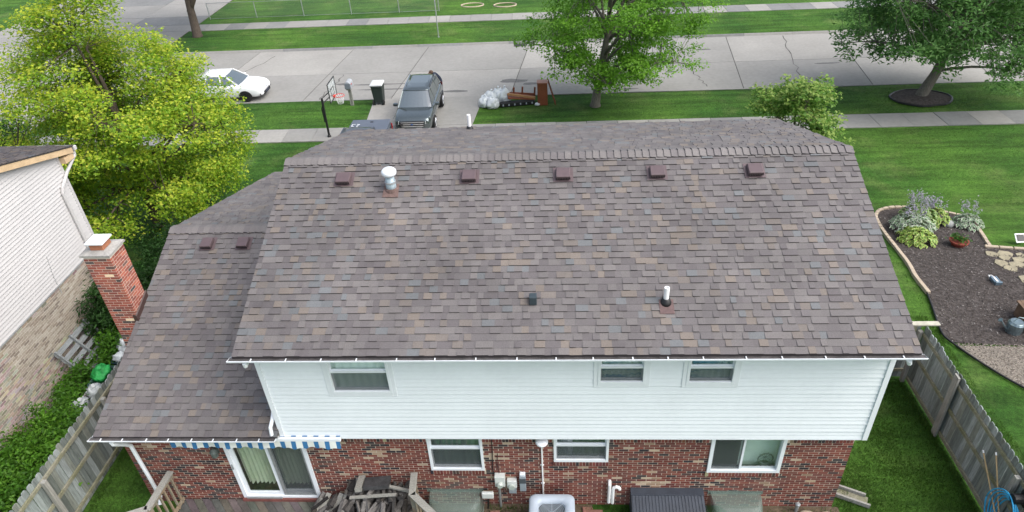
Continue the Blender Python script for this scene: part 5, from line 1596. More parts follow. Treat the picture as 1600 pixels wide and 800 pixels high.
# hostas: broad leaves fanned from a crown, edged in white
def hosta(base, R_, H, n, ls, pal, label, seed, stalks=0, grp='hostas in the mulch bed', fl=(.45,.42,.52)):
    root = empty('hosta', base, label, 'plant', grp); rs = np.random.RandomState(seed); b = np.array(base)
    a = rs.uniform(0, 2*np.pi, n); t = rs.uniform(0.05, 1, n)**.6
    rad = R_*t; z = H*(1 - .65*t**2) * rs.uniform(.75, 1.1, n)
    out = np.stack([np.cos(a), np.sin(a), np.zeros(n)], 1)
    C = b + out*rad[:, None]; C[:, 2] += z
    T = out*1.0 + np.array([0, 0, -.35]) * t[:, None] + rs.normal(size=(n, 3))*.25
    Nn = np.array([0, 0, 1.0]) + out*.55*t[:, None] + rs.normal(size=(n, 3))*.22
    idx = rs.randint(0, len(pal), n)
    sz = ls*rs.uniform(.7, 1.2, n)
    leaf_mesh('leaves', C, Nn, sz, np.full((n, 3), 1.0)*np.array(pal[0][1])*rs.uniform(.85, 1.15, (n, 1)), m_leaf_gloss, root, asp=.62, fold=.14, T=T)
    tag(leaf_mesh('leaf_centres', C + Nn/np.linalg.norm(Nn, axis=1, keepdims=True)*.006, Nn, sz*.72, np.array([p[0] for p in pal])[idx]*rs.uniform(.85, 1.15, (n, 1)), m_leaf_gloss, root, asp=.5, fold=.14, T=T), kind='stuff')
    if stalks:
        st = MB(); fc = []
        for k in range(stalks):
            aa = rs.uniform(0, 6.28); q = b + np.array([np.cos(aa)*R_*.4, np.sin(aa)*R_*.4 + .1, H*.7]); tip = q + np.array([rs.uniform(-.25, .25), rs.uniform(-.1, .35), rs.uniform(.35, .62)])
            st.tube([q, tip], [.006, .004], 4)
            for j in range(14):
                tt = .45 + .6*j/14; fc.append(q + (tip-q)*tt + rs.normal(size=3)*.035)
        st.build('flower_stalks', M('stalk', (.12,.16,.08), rough=.7), root)
        fc = np.array(fc); m_ = len(fc)
        tag(leaf_mesh('flowers', fc, rs.normal(size=(m_, 3)) + np.array([0, -.2, .6]), rs.uniform(.05, .085, m_), np.array(fl)*rs.uniform(.8, 1.2, (m_, 1)), m_leaf, root, asp=.7), kind='stuff')
    return root
WHG = [((.09,.20,.04), (.40,.50,.22))]; WHW = [((.11,.20,.09), (.50,.55,.44))]; YLG = [((.12,.25,.03), (.42,.50,.13))]
hosta((12.15, 11.15, g(11.15)), .62, .46, 300, .19, YLG, 'low cream edged hosta at the front of the clump', 81)
hosta((12.35, 11.95, g(11.95)), .74, .64, 380, .18, WHW, 'white flecked hosta in the middle of the clump', 82, 10)
hosta((12.95, 12.75, g(12.75)), .66, .68, 320, .19, WHG, 'tall hosta with pale lilac flower stalks at the back of clump', 83, 26)
hosta((13.45, 12.65, g(12.65)), .50, .55, 240, .18, YLG, 'yellow green hosta between the clump and the grey rock', 84, 8)
hosta((14.42, 12.30, g(12.30)), .50, .44, 240, .17, WHW, 'small separate hosta with white edges near the right edging', 85, 9)
tag(lump('rock', (13.78, 12.35, g(12.35) + .10), .22, .16, .14, M('pale_rock', (.28,.29,.28), rough=.9, n=(5, .2), bump=(15, .02)), 9, amp=.5, n=(9, 6)), 'pale grey rock beside the hostas', 'rock')
pot = empty('flower_pot', (13.3, 10.75, g(10.75)), 'round terracotta bowl planted with low green leaves', 'pot')
MB().lathe((13.3, 10.75, g(10.75) + .03), [(.17, 0), (.27, .17), (.30, .18), (.30, .22), (.26, .22), (.24, .18)], 20).build('bowl', M('terracotta', (.22,.045,.03), rough=.7, n=(5, .15)), pot, smooth=False)
pc = np.random.RandomState(3); n = 160; C = np.stack([13.3 + pc.normal(size=n)*.13, 10.75 + pc.normal(size=n)*.13, g(10.75) + .26 + pc.uniform(0, .14, n)], 1)
tag(leaf_mesh('plant', C, np.array([0, 0, .8]) + pc.normal(size=(n, 3))*.4, pc.uniform(.06, .12, n), np.array((.05,.14,.02))*pc.uniform(.7, 1.4, (n, 1)), m_leaf, pot), kind='stuff')
# little lantern, watering can, step, framed panel
lt = empty('garden_ornament', (13.1, 8.3, g(8.3)), 'small blue grey metal ornament on the mulch near the flagstones', 'ornament')
m_blue = M('blue_metal', (.14,.20,.25), rough=.35, metal=.4)
for s_ in (-1, 1): MB().obox((13.1 + .07*s_, 8.22, g(8.2) + .09), (0, 1, .05), (1, 0, 0), (0, 0, 1), .17, .028, .05).build('side', m_blue, lt, bevel=.01)
MB().obox((13.1, 8.06, g(8.06) + .09), (1, 0, 0), (0, 1, 0), (0, 0, 1), .10, .03, .06).build('end', m_blue, lt, bevel=.01)
MB().obox((13.1, 8.22, g(8.2) + .10), (0, 1, 0), (1, 0, 0), (0, 0, 1), .13, .025, .045).build('tube', m_pvc, lt)
MB().tube([(13.04, 8.40, g(8.4) + .09), (13.06, 8.52, g(8.4) + .10), (13.14, 8.52, g(8.4) + .10), (13.16, 8.40, g(8.4) + .09)], .018, 6).build('handle', m_pvc, lt)
wc = empty('watering_can', (12.2, 5.75, g(5.75)), 'grey metal watering can beside the wooden step', 'watering can')
m_can = M('zinc', (.20,.26,.28), rough=.3, metal=.7, n=(10, .3))
c = Vector((12.22, 5.72, g(5.72) + .04))
MB().lathe(c, [(.19, 0), (.20, .02), (.20, .30), (.17, .34), (.15, .36)], 18).build('body', m_can, wc, smooth=False)
MB().tube([c + Vector((-.16, 0, .06)), c + Vector((-.30, 0, .22)), c + Vector((-.40, .02, .36))], [.035, .025, .022], 8).build('spout', m_can, wc)
MB().tube([c + Vector((-.40, .02, .36)), c + Vector((-.44, .025, .40))], [.03, .06], 10).build('rose', m_can, wc)
MB().tube([c + Vector((-.10, 0, .35)), c + Vector((0, 0, .50)), c + Vector((.16, 0, .46)), c + Vector((.24, 0, .25)), c + Vector((.19, 0, .10))], .014, 6).build('handle', m_can, wc)
stp = empty('wooden_step', (13.5, 6.0, 0), 'brown slatted wooden step at the right edge', 'step')
m_brs = M('brown_slats', (.13,.085,.055), rough=.85, n=(6, .3), n2=(30, .2))
for k in range(14):
    MB().box(12.62 + .10*k, 12.71 + .10*k, 5.35 + .06*k*.0, 6.55, .40, .44).build('slat', m_brs, stp)
MB().box(12.66, 14.0, 5.4, 6.5, g(6) - .05, .395).build('base', m_brs, stp)
sg = empty('framed_panel', (15.35, 10.9, g(10.9)), 'white framed dark panel on the lawn at the right edge', 'light')  # white framed dark panel, purpose not identified
MB().obox((15.35, 10.9, g(10.9) + .22), (1, 0, 0), (0, .8, .6), (0, -.6, .8), .16, .16, .012).build('frame', m_pvc, sg)
MB().obox((15.35, 10.9 - .010, g(10.9) + .237), (1, 0, 0), (0, .8, .6), (0, -.6, .8), .12, .12, .006).build('dark_face', m_black, sg)
MB().tube([(15.35, 10.93, g(10.9) - .02), (15.35, 10.9, g(10.9) + .21)], .02, 8).build('stake', m_pvc, sg)
# mulch ring of the right street tree
ring = []
rg = empty('mulch_ring', (18.2, 24.6, ZS)); tag(rg, kind='structure')
vs_ = [(18.15, 24.55, ZS + .16)]
for q, zz in ((.5, .12), (1.0, .05)):
    for k in range(24):
        a = 2*math.pi*k/24; rr = 1 + .08*noise.noise(Vector((math.cos(a)*2, math.sin(a)*2, 0)))
        vs_.append((18.15 + 1.45*q*rr*math.cos(a), 24.55 + 1.05*q*rr*math.sin(a), ZS + zz))
fs_ = [(0, 1+k, 1+(k+1) % 24) for k in range(24)] + [(1+k, 25+k, 25+(k+1) % 24, 1+(k+1) % 24) for k in range(24)]
MB().add(vs_, fs_).build('mulch', m_mulch, rg, smooth=True)
MB().tube([(*v[:2], ZS + .05) for v in vs_[25:49]] + [(*vs_[25][:2], ZS + .05)], .05, 6).build('edging', m_black, rg)

# grass blades standing along fences, walls and over the near lawns
def blades(name, regions, n, h, seed, label, pal=((.058,.135,.018), (.074,.16,.022), (.047,.11,.016), (.095,.165,.035))):
    rs = np.random.RandomState(seed); areas = np.array([(b-a)*(d-c)*w for a, b, c, d, w in regions]); areas /= areas.sum()
    ri = rs.choice(len(regions), n, p=areas); R_ = np.array([q[:4] for q in regions])[ri]
    x = R_[:, 0] + (R_[:, 1]-R_[:, 0])*rs.uniform(size=n); y = R_[:, 2] + (R_[:, 3]-R_[:, 2])*rs.uniform(size=n)
    # clumping
    keep = np.array([noise.noise(Vector((a*1.3, b*1.3, 2.2))) for a, b in zip(x, y)]) > rs.uniform(-.7, .5, n)
    x, y = x[keep], y[keep]; n = len(x)
    z = np.array([g(t) for t in y]) + np.array([(.03*noise.noise(Vector((a*.25, b*.25, 0))) if b < 5 or b > 16 else 0) for a, b in zip(x, y)])
    hh = h*rs.uniform(.5, 1.3, n); a = rs.uniform(0, 2*np.pi, n); w = rs.uniform(.005, .011, n)
    ln = rs.uniform(.2, .9, n); b_ = rs.uniform(0, 2*np.pi, n)
    p0 = np.stack([x - w*np.cos(a), y - w*np.sin(a), z - .01], 1); p1 = np.stack([x + w*np.cos(a), y + w*np.sin(a), z - .01], 1)
    p2 = np.stack([x + hh*ln*np.cos(b_), y + hh*ln*np.sin(b_), z + hh], 1)
    V = np.stack([p0, p1, p2], 1).reshape(-1, 3)
    me = bpy.data.meshes.new(name); me.vertices.add(n*3); me.vertices.foreach_set('co', V.astype(np.float32).ravel())
    me.loops.add(n*3); me.loops.foreach_set('vertex_index', np.arange(n*3, dtype=np.int32))
    me.polygons.add(n); me.polygons.foreach_set('loop_start', np.arange(0, n*3, 3, dtype=np.int32))
    try: me.polygons.foreach_set('loop_total', np.full(n, 3, dtype=np.int32))
    except Exception: pass
    me.update(calc_edges=True)
    at = me.attributes.new('Col', 'FLOAT_COLOR', 'FACE'); cc = np.ones((n, 4), dtype=np.float32)
    cc[:, :3] = np.array(pal)[rs.randint(0, len(pal), n)] * rs.uniform(.7, 1.3, (n, 1)); at.data.foreach_set('color', cc.ravel())
    me.materials.append(m_leaf); me.validate()
    tag(link(name, me), label, 'grass', kind='stuff')
blades('grass', [(5.75, 8.55, -1.5, 3.85, 1), (8.72, 10.3, -1.5, 6.5, .8), (-10.7, -9.35, -1.5, 4, .8)], 90000, .055, 3, 'short blades of grass on the lawns beside the house')
blades('tall_grass', [(8.45, 8.62, -1.5, 3.85, 1), (-10.75, -10.6, -1, 2.5, 1), (5.66, 6.1, -.2, 1.6, 1.2), (8.70, 8.85, -1.5, 3.9, .6), (-1.7, -.75, -.3, .1, .6), (.3, 1.3, -.3, .1, .6), (4.2, 4.9, -.3, .1, .5), (5.0, 5.7, -.3, .1, 1)], 5200, .13, 5, 'taller tufts of grass at fence feet and walls')
blades('lawn_tufts', [(9, 11.2, 6, 20, 1), (11.5, 22, 14, 21.2, 1), (-14, -9.8, 11, 21.2, .8), (-22, -10, 22.8, 26.3, .9), (-3.8, 30, 22.8, 26.3, 1), (-26, 26, 35.8, 40.4, .8)], 90000, .06, 9, 'short blades of grass on the front lawns and verges')
# ================================================================ VEHICLES
m_carglass = M('vehicle_glass', (.05,.07,.075), rough=.06, spec=1.0, ior=2.1)
m_tyre = m_rubber
def loft(name, st, m, parent, sub=2):
    """stations: (x, hw_low, z_low, hw, z_mid, z_belt, hw_top, z_top) -> closed body"""
    rings = []
    for (x, hl, zl, hw, zm, zb, ht, zt) in st:
        half = [(hl*.7, zl), (hl, zl + .03), (hw, zm), (hw*.985, zb), (ht, zt - .015), (ht*.5, zt)]
        rings.append([(x, y, z) for y, z in half] + [(x, -y, z) for y, z in reversed(half)])
    mb = MB().tube_rings(rings)
    return mb.build(name, m, parent, smooth=True, local=True, sub=sub)
def wheel(parent, x, y, R_, w, rim_m, spokes=5):
    s_ = 1 if y > 0 else -1
    def ring(rad, yy, n=24): return [(x + rad*math.cos(2*math.pi*k/n), yy, R_ + rad*math.sin(2*math.pi*k/n)) for k in range(n)]
    t = MB().tube_rings([ring(R_*.66, y - s_*w/2), ring(R_*.95, y - s_*w/2), ring(R_, y - s_*w*.3), ring(R_, y + s_*w*.3), ring(R_*.95, y + s_*w/2), ring(R_*.66, y + s_*w/2)]).build('wheel', m_tyre, parent, local=True)
    MB().tube_rings([ring(R_*.65, y + s_*(w/2 + .003)), ring(R_*.60, y + s_*(w/2 + .006)), ring(R_*.57, y + s_*(w/2 - .03))]).build('rim', rim_m, t, local=True)
    for k in range(spokes):
        a = 2*math.pi*k/spokes
        MB().bar((x, y + s_*(w/2 + .006), R_), (x + R_*.6*math.cos(a), y + s_*(w/2 + .008), R_ + R_*.6*math.sin(a)), R_*.18, .02, up=(0, s_, 0)).build('spoke', rim_m, t, local=True)
def arch(parent, x, y, R_, m):
    s_ = 1 if y > 0 else -1
    pts = [(x + R_*math.cos(math.pi*k/14), y, .0 + R_*.93*math.sin(math.pi*k/14) + .30) for k in range(15)]
    mb = MB(); vs_ = [(x, y, .25)] + pts + [(x + R_, y, .25), (x - R_, y, .25)]
    n = len(pts)
    mb.add(vs_, [(0, 1+k, 2+k) if s_ < 0 else (0, 2+k, 1+k) for k in range(n - 1)])
    mb.build('wheel_arch', m, parent, local=True)
def quad4(parent, name, m, pts, t=.012):
    """thin panel through 4 points, thickened outwards"""
    p = [Vector(q) for q in pts]; n = (p[1]-p[0]).cross(p[3]-p[0]).normalized() * t
    v = p + [q + n for q in p]
    return MB().add(v, [(3,2,1,0), (4,5,6,7), (0,1,5,4), (1,2,6,5), (2,3,7,6), (3,0,4,7)]).build(name, m, parent, local=True, bevel=.006)
def greenhouse(parent, body_m, xb0, xb1, xt0, xt1, hwb, hwt, zb, zt, pillars, belt=None):
    """glass cabin as a tapered block with body-coloured pillars and roof"""
    xm0, xm1 = (xb0*.25 + xt0*.75), (xb1*.25 + xt1*.75)
    n = 10
    def outline(x0, x1, hw, z, crown):
        o = []
        for k in range(n + 1):
            t = k/n; o.append((x0 + .0*t, -hw + 2*hw*t, z))
        return o
    rings = []
    for t in (0, .35, .7, 1.0):
        x0 = xb0 + (xt0-xb0)*t; x1 = xb1 + (xt1-xb1)*t; hw = hwb + (hwt-hwb)*(t**1.15); z = zb + (zt-zb)*t
        pts = []
        for k in range(9): s_ = -1 + 2*k/8; pts.append((x1 - .10*abs(s_)**2.2*(1-.3*t), hw*s_, z))
        for k in range(9): s_ = 1 - 2*k/8; pts.append((x0 + .08*abs(s_)**2.2, hw*s_, z))
        rings.append(pts)
    MB().tube_rings(rings).build('glasshouse', m_carglass, parent, local=True, smooth=False)
    # roof skin
    rp = rings[-1]; cx = (xt0+xt1)/2
    r1 = [(cx + (x-cx)*1.01, y*1.015, zt - .005) for x, y, z in rp]; r2_ = [(cx + (x-cx)*.97, y*.93, zt + .035) for x, y, z in rp]; r3 = [(cx + (x-cx)*.6, y*.55, zt + .055) for x, y, z in rp]
    roof = MB().tube_rings([r1, r2_, r3]).build('roof', body_m, parent, local=True, smooth=True)
    for s_ in (-1, 1):
        def side(x_b, x_t): return (x_b, s_*(hwb+.004), zb - .02), (x_t, s_*(hwt+.004), zt)
        for (a, b, w) in pillars:
            p0, p1 = side(a, b)
            MB().bar(p0, p1, .03, w, up=(1, 0, 0)).build('pillar', body_m, parent, local=True)
        MB().bar((xt0 + .05, s_*hwt, zt), (xt1 - .05, s_*hwt, zt), .05, .04).build('roof_rail_base', body_m, parent, local=True)
    return roof
# ---- dark SUV on the drive, nose to the house
m_suv = M('suv_paint', (.12,.145,.15), rough=.14, metal=.75, spec=.6, coat=.6)
suv = empty('suv', (-6.93, 23.75, ZS + .05), 'dark grey green SUV parked nose to the house on the drive', 'car', rz=RAD(-90))
loft('body', [(-2.36, .70, .50, .78, .70, .90, .70, .98), (-2.28, .84, .36, .90, .72, 1.0, .80, 1.08), (-1.9, .88, .27, .945, .70, 1.03, .85, 1.12), (-.9, .88, .24, .955, .66, 1.02, .86, 1.10), (.3, .88, .24, .955, .64, 1.0, .86, 1.08), (1.0, .88, .24, .95, .62, .97, .84, 1.07), (1.35, .88, .24, .945, .60, .97, .82, 1.06), (1.9, .88, .24, .93, .56, .94, .78, 1.03), (2.18, .84, .26, .89, .54, .90, .72, .98), (2.30, .78, .28, .83, .54, .85, .66, .91), (2.37, .72, .32, .76, .54, .74, .6, .80)], m_suv, suv)
greenhouse(suv, m_suv, -2.22, 1.22, -1.75, .52, .84, .64, 1.04, 1.64, ((1.15, .49, .07), (.15, .08, .08), (-1.05, -1.0, .08), (-2.05, -1.68, .16)))
m_trim = M('dark_trim', (.015,.015,.016), rough=.5)
for s_ in (-1, 1):
    MB().tube([(-1.65, s_*.60, 1.67), (-1.5, s_*.62, 1.735), (-.1, s_*.62, 1.735), (.1, s_*.61, 1.66)], .018, 6).build('roof_rail', m_chrome if s_ < 0 else m_trim, suv, local=True)
    MB().obox((.78, s_*1.04, 1.06), (1, 0, 0), (0, 1, 0), (0, 0, 1), .07, .11, .075).build('mirror', m_suv, suv, local=True, bevel=.03)
    for x in (1.42, -1.43):
        arch(suv, x, s_*.962, .42, m_trim); wheel(suv, x, s_*.86, .365, .25, m_chrome)
    quad4(suv, 'headlight', M('headlight', (.55,.58,.58), rough=.1, spec=.8), [(2.12, s_*.875, .80), (2.37, s_*.66, .70), (2.34, s_*.64, .84), (2.05, s_*.85, .93)][::s_], .03)
    quad4(suv, 'fog_light', m_chrome, [(2.30, s_*.80, .36), (2.40, s_*.62, .36), (2.40, s_*.62, .42), (2.29, s_*.82, .45)][::s_], .03)
    MB().obox((0, s_*.962, .80), (1, 0, .01), (0, 1, 0), (0, 0, 1), 1.9, .006, .01).build('crease', m_suv, suv, local=True)
    MB().bar((-1.9, s_*.852, 1.06), (1.0, s_*.872, 1.03), .02, .022).build('window_trim', m_chrome, suv, local=True)
    quad4(suv, 'tail_light', M('tail_lens', (.30,.02,.02), rough=.2), [(-2.30, s_*.80, .95), (-2.0, s_*.945, .95), (-2.0, s_*.93, 1.08), (-2.28, s_*.78, 1.06)][::-s_], .012)
MB().box(2.25, 2.405, -.58, .58, .55, .84).build('grille', m_black, suv, local=True, bevel=.02)
for k, z in enumerate((.60, .70, .80)):
    MB().bar((2.41, -.54 - .02*k, z), (2.41, .54 + .02*k, z), .03, .042).build('grille_bar', m_chrome, suv, local=True)
MB().lathe((2.43, 0, .70), [(.02, -.03), (.07, 0), (.02, .03)], 14).build('badge', M('badge_blue', (.02,.05,.15), rough=.3), suv, local=True)
MB().box(2.25, 2.40, -.72, .72, .27, .42).build('lower_grille', m_trim, suv, local=True, bevel=.03)
MB().obox((-.95, 0, 1.685), (1, 0, 0), (0, 1, 0), (0, 0, 1), .55, .46, .012).build('sunroof', m_carglass, suv, local=True)
MB().tube([(1.10, -.55, 1.085), (.98, .1, 1.115)], .010, 5).build('wiper', m_black, suv, local=True)
MB().tube([(1.10, .05, 1.085), (.97, .62, 1.115)], .010, 5).build('wiper', m_black, suv, local=True)
MB().lathe((-1.55, 0, 1.68), [(.05, 0), (.03, .05), (.005, .08)], 8).build('antenna', m_suv, suv, local=True)
# ---- white saloon at the kerb
m_wcar = M('white_car_paint', (.80,.81,.82), rough=.25, spec=.5, coat=.5)
wcar = empty('parked_car', (-18.6, 27.75, ZR + .005), 'white saloon car parked at the kerb beyond the yellow maple', 'car', rz=RAD(0))
loft('body', [(-2.26, .66, .46, .72, .66, .80, .62, .90), (-2.18, .78, .34, .84, .66, .86, .72, .96), (-1.8, .84, .24, .89, .62, .90, .76, 1.0), (-.9, .84, .2, .905, .58, .90, .80, .97), (.3, .84, .2, .905, .56, .87, .80, .95), (.85, .84, .2, .90, .55, .85, .78, .96), (1.2, .84, .2, .895, .54, .85, .76, .95), (1.75, .83, .2, .88, .50, .82, .72, .90), (2.05, .78, .22, .84, .48, .75, .66, .82), (2.20, .68, .26, .74, .48, .66, .56, .72), (2.27, .56, .32, .62, .46, .56, .46, .61)], m_wcar, wcar)
greenhouse(wcar, m_wcar, -1.85, 1.12, -1.08, .34, .80, .60, .93, 1.41, ((1.03, .32, .08), (.05, .0, .07), (-.95, -.72, .08), (-1.65, -1.0, .2)))
for s_ in (-1, 1):
    for x in (1.33, -1.32):
        arch(wcar, x, s_*.908, .385, m_trim); wheel(wcar, x, s_*.81, .325, .22, m_black)
    MB().obox((.74, s_*.98, .97), (1, 0, 0), (0, 1, 0), (0, 0, 1), .06, .10, .06).build('mirror', m_wcar, wcar, local=True, bevel=.025)
    quad4(wcar, 'headlight', MATS['headlight'], [(1.72, s_*.845, .70), (2.14, s_*.60, .58), (2.08, s_*.56, .68), (1.66, s_*.80, .79)][::s_], .025)
    quad4(wcar, 'lower_intake', m_black, [(2.14, s_*.74, .30), (2.25, s_*.50, .30), (2.26, s_*.46, .46), (2.19, s_*.62, .40)][::s_], .02)
    MB().tube([(2.12, s_*.78, .36), (2.17, s_*.76, .36)], .06, 10).build('fog_light', m_black, wcar, local=True)
    quad4(wcar, 'tail_light', MATS['tail_lens'], [(-2.2, s_*.70, .74), (-1.85, s_*.86, .76), (-1.85, s_*.84, .92), (-2.18, s_*.66, .92)][::-s_], .012)
MB().box(2.10, 2.285, -.46, .46, .28, .46).build('grille', m_black, wcar, local=True, bevel=.02)
MB().bar((2.275, -.40, .52), (2.275, .40, .52), .02, .022).build('grille_bar', m_chrome, wcar, local=True)
MB().lathe((2.24, 0, .60), [(.015, -.025), (.06, 0), (.015, .025)], 12).build('badge', MATS['badge_blue'], wcar, local=True)
MB().box(2.283, 2.292, -.26, .26, .34, .44).build('number_plate', M('plate_dark', (.03,.035,.06), rough=.4), wcar, local=True)
# ---- pickup with a flat slate tonneau cover, tail to the street
m_pk = M('pickup_paint', (.05,.06,.075), rough=.3, metal=.4, coat=.5)
pk = empty('pickup_truck', (-8.72, 18.15, ZS + .05), 'dark pickup truck with slate grey flat bed cover beside the SUV', 'pickup', rz=RAD(-90))
loft('body', [(-2.86, .80, .50, .92, .75, 1.0, .86, 1.10), (-2.80, .86, .46, .97, .75, 1.02, .92, 1.12), (-1.0, .88, .40, .985, .72, 1.02, .93, 1.12), (-.8, .88, .38, .985, .70, 1.02, .90, 1.12), (1.2, .88, .36, .98, .68, 1.0, .86, 1.10), (2.3, .86, .36, .95, .64, .92, .78, 1.04), (2.75, .78, .42, .86, .62, .80, .66, .94), (2.85, .66, .48, .72, .62, .74, .56, .84)], m_pk, pk, sub=1)
MB().add([(-2.84, -.90, 1.125), (-1.05, -.92, 1.125), (-1.05, .92, 1.125), (-2.84, .90, 1.125), (-2.84, -.90, 1.165), (-1.05, -.92, 1.165), (-1.05, .92, 1.165), (-2.84, .90, 1.165)], [(0,3,2,1),(4,5,6,7),(0,1,5,4),(1,2,6,5),(2,3,7,6),(3,0,4,7)]).build('tonneau_cover', M('tonneau', (.085,.10,.13), rough=.45, n=(4, .08)), pk, local=True, bevel=.015)
MB().obox((-2.55, .06, 1.17), (1, 0, 0), (0, 1, 0), (0, 0, 1), .05, .075, .008).build('cover_handle', m_black, pk, local=True, bevel=.01)
lg = MB()
m_mark = M('white_mark', (.75,.77,.78), rough=.5)
for (a, b) in (((-2.32, -.80), (-2.10, -.80)), ((-2.32, -.80), (-2.32, -.66)), ((-2.10, -.80), (-2.10, -.70)), ((-2.32, -.60), (-2.32, -.46)), ((-2.32, -.46), (-2.10, -.58)), ((-2.10, -.58), (-2.10, -.50))):
    lg.bar((a[0], a[1], 1.168), (b[0], b[1], 1.168), .025, .006)
lg.build('emblem', m_mark, pk, local=True)
greenhouse(pk, m_pk, -.85, 1.55, -.60, .55, .86, .66, 1.06, 1.78, ((1.45, .52, .08), (.35, .25, .09), (-.75, -.55, .12)))
for s_ in (-1, 1):
    for x in (1.85, -1.75): wheel(pk, x, s_*.88, .39, .26, m_chrome)
    MB().box(-2.875, -2.80, *sorted((s_*.80, s_*.93)), .62, .96).build('tail_light', MATS['tail_lens'], pk, local=True)
    MB().obox((1.0, s_*1.08, 1.15), (1, 0, 0), (0, 1, 0), (0, 0, 1), .06, .1, .1).build('mirror', m_pk, pk, local=True, bevel=.03)
MB().box(-2.95, -2.86, -.85, .85, .45, .58).build('bumper', m_chrome, pk, local=True, bevel=.02)

# ================================================================ PERSON bending behind the SUV
def person():
    root = empty('person', (-6.32, 26.55, ZS + .03), 'person in navy top with brown hair bending behind the SUV', 'person')
    J = {'hip': (.12, 0, .90), 'waist': (.02, 0, 1.08), 'chest': (-.12, -.02, 1.26), 'neck': (-.24, -.03, 1.34), 'head0': (-.30, -.03, 1.37),
         'lk': (.16, -.13, .50), 'la': (.18, -.14, .08), 'lf': (.02, -.16, .04), 'rk': (.08, .13, .50), 'ra': (.12, .14, .08), 'rf': (-.04, .15, .04),
         'lh': (.13, -.10, .87), 'rh': (.11, .10, .87), 'ls': (-.16, -.19, 1.24), 'le': (-.28, -.24, .97), 'lw': (-.42, -.20, .78), 'rs': (-.14, .18, 1.24), 're': (-.24, .26, .97), 'rw': (-.40, .20, .78)}
    E_ = [('hip','waist'), ('waist','chest'), ('chest','neck'), ('neck','head0'), ('hip','lh'), ('lh','lk'), ('lk','la'), ('la','lf'), ('hip','rh'), ('rh','rk'), ('rk','ra'), ('ra','rf'), ('chest','ls'), ('ls','le'), ('le','lw'), ('chest','rs'), ('rs','re'), ('re','rw')]
    RR = {'hip': .15, 'waist': .13, 'chest': .15, 'neck': .06, 'head0': .055, 'lk': .065, 'la': .045, 'lf': .04, 'rk': .065, 'ra': .045, 'rf': .04, 'lh': .10, 'rh': .10, 'ls': .075, 'le': .05, 'lw': .035, 'rs': .075, 're': .05, 'rw': .035}
    ks = list(J); me = bpy.data.meshes.new('body'); me.from_pydata([J[k] for k in ks], [(ks.index(a), ks.index(b)) for a, b in E_], [])
    o = link('body', me, root)
    sk = o.modifiers.new('skin', 'SKIN')
    if not me.skin_vertices: me.attributes.new('skin_vertex', 'FLOAT2', 'POINT')
    lay = me.skin_vertices[0] if me.skin_vertices else None
    if lay:
        for i, k in enumerate(ks): lay.data[i].radius = (RR[k], RR[k])
        lay.data[ks.index('hip')].use_root = True
    sb = o.modifiers.new('sub', 'SUBSURF'); sb.levels = 2; sb.render_levels = 2
    me.materials.append(M('navy_cloth', (.012,.018,.035), rough=.9, n=(20, .2)))
    m_skin = M('skin', (.45,.27,.19), rough=.5)
    c = Vector((-.37, -.03, 1.36))
    rings = []
    for j in range(1, 10):
        th = math.pi*j/10; rings.append([(c.x + .115*math.sin(th)*math.cos(a)*1.0 - .02*math.cos(th), c.y + .085*math.sin(th)*math.sin(a), c.z - .115*math.cos(th)) for a in [2*math.pi*k/14 for k in range(14)]])
    hd = MB().tube_rings(rings).build('head', m_skin, root, smooth=True, local=True)
    MB().tube([c + Vector((-.10, 0, -.01)), c + Vector((-.135, 0, -.03))], [.012, .018], 6).build('nose', m_skin, hd, local=True)
    for s_ in (-1, 1):
        MB().lathe(c + Vector((-.02, s_*.085, -.02)), [(.012, -.03), (.022, 0), (.012, .03)], 8).build('ear', m_skin, hd, local=True)
        MB().lathe(c + Vector((-.100, s_*.035, .0)), [(.006, -.01), (.012, 0), (.006, .01)], 8).build('eye', m_black, hd, local=True)
        # hands: palm and five fingers
        w = Vector(J['lw'] if s_ < 0 else J['rw']); hm = MB()
        hm.tube([w, w + Vector((-.04, 0, -.05)), w + Vector((-.07, 0, -.09))], [.030, .038, .030], 8)
        for f in range(4):
            q = w + Vector((-.07, (f - 1.5)*.018, -.085)); hm.tube([q, q + Vector((-.025, 0, -.03)), q + Vector((-.02, 0, -.065 - .006*(f in (1, 2))))], [.009, .008, .006], 6)
        q = w + Vector((-.02, -s_*.035, -.04)); hm.tube([q, q + Vector((-.03, -s_*.02, -.025)), q + Vector((-.05, -s_*.015, -.045))], [.011, .010, .007], 6)
        hm.build('hand', m_skin, root, smooth=True, local=True)
    MB().bar(c + Vector((-.107, -.025, -.055)), c + Vector((-.107, .025, -.055)), .008, .008).build('mouth', M('lip', (.35,.12,.1)), hd, local=True)
    rings = []
    for j in range(3, 10):
        th = math.pi*j/10; rings.append([(c.x + .03 + .125*math.sin(th)*math.cos(a), c.y + .10*math.sin(th)*math.sin(a), c.z + .015 - .125*math.cos(th)) for a in [2*math.pi*k/14 for k in range(14)]])
    MB().tube_rings(rings).build('hair', M('brown_hair', (.085,.048,.032), rough=.7, n=(30, .4)), root, smooth=True, local=True)
person()

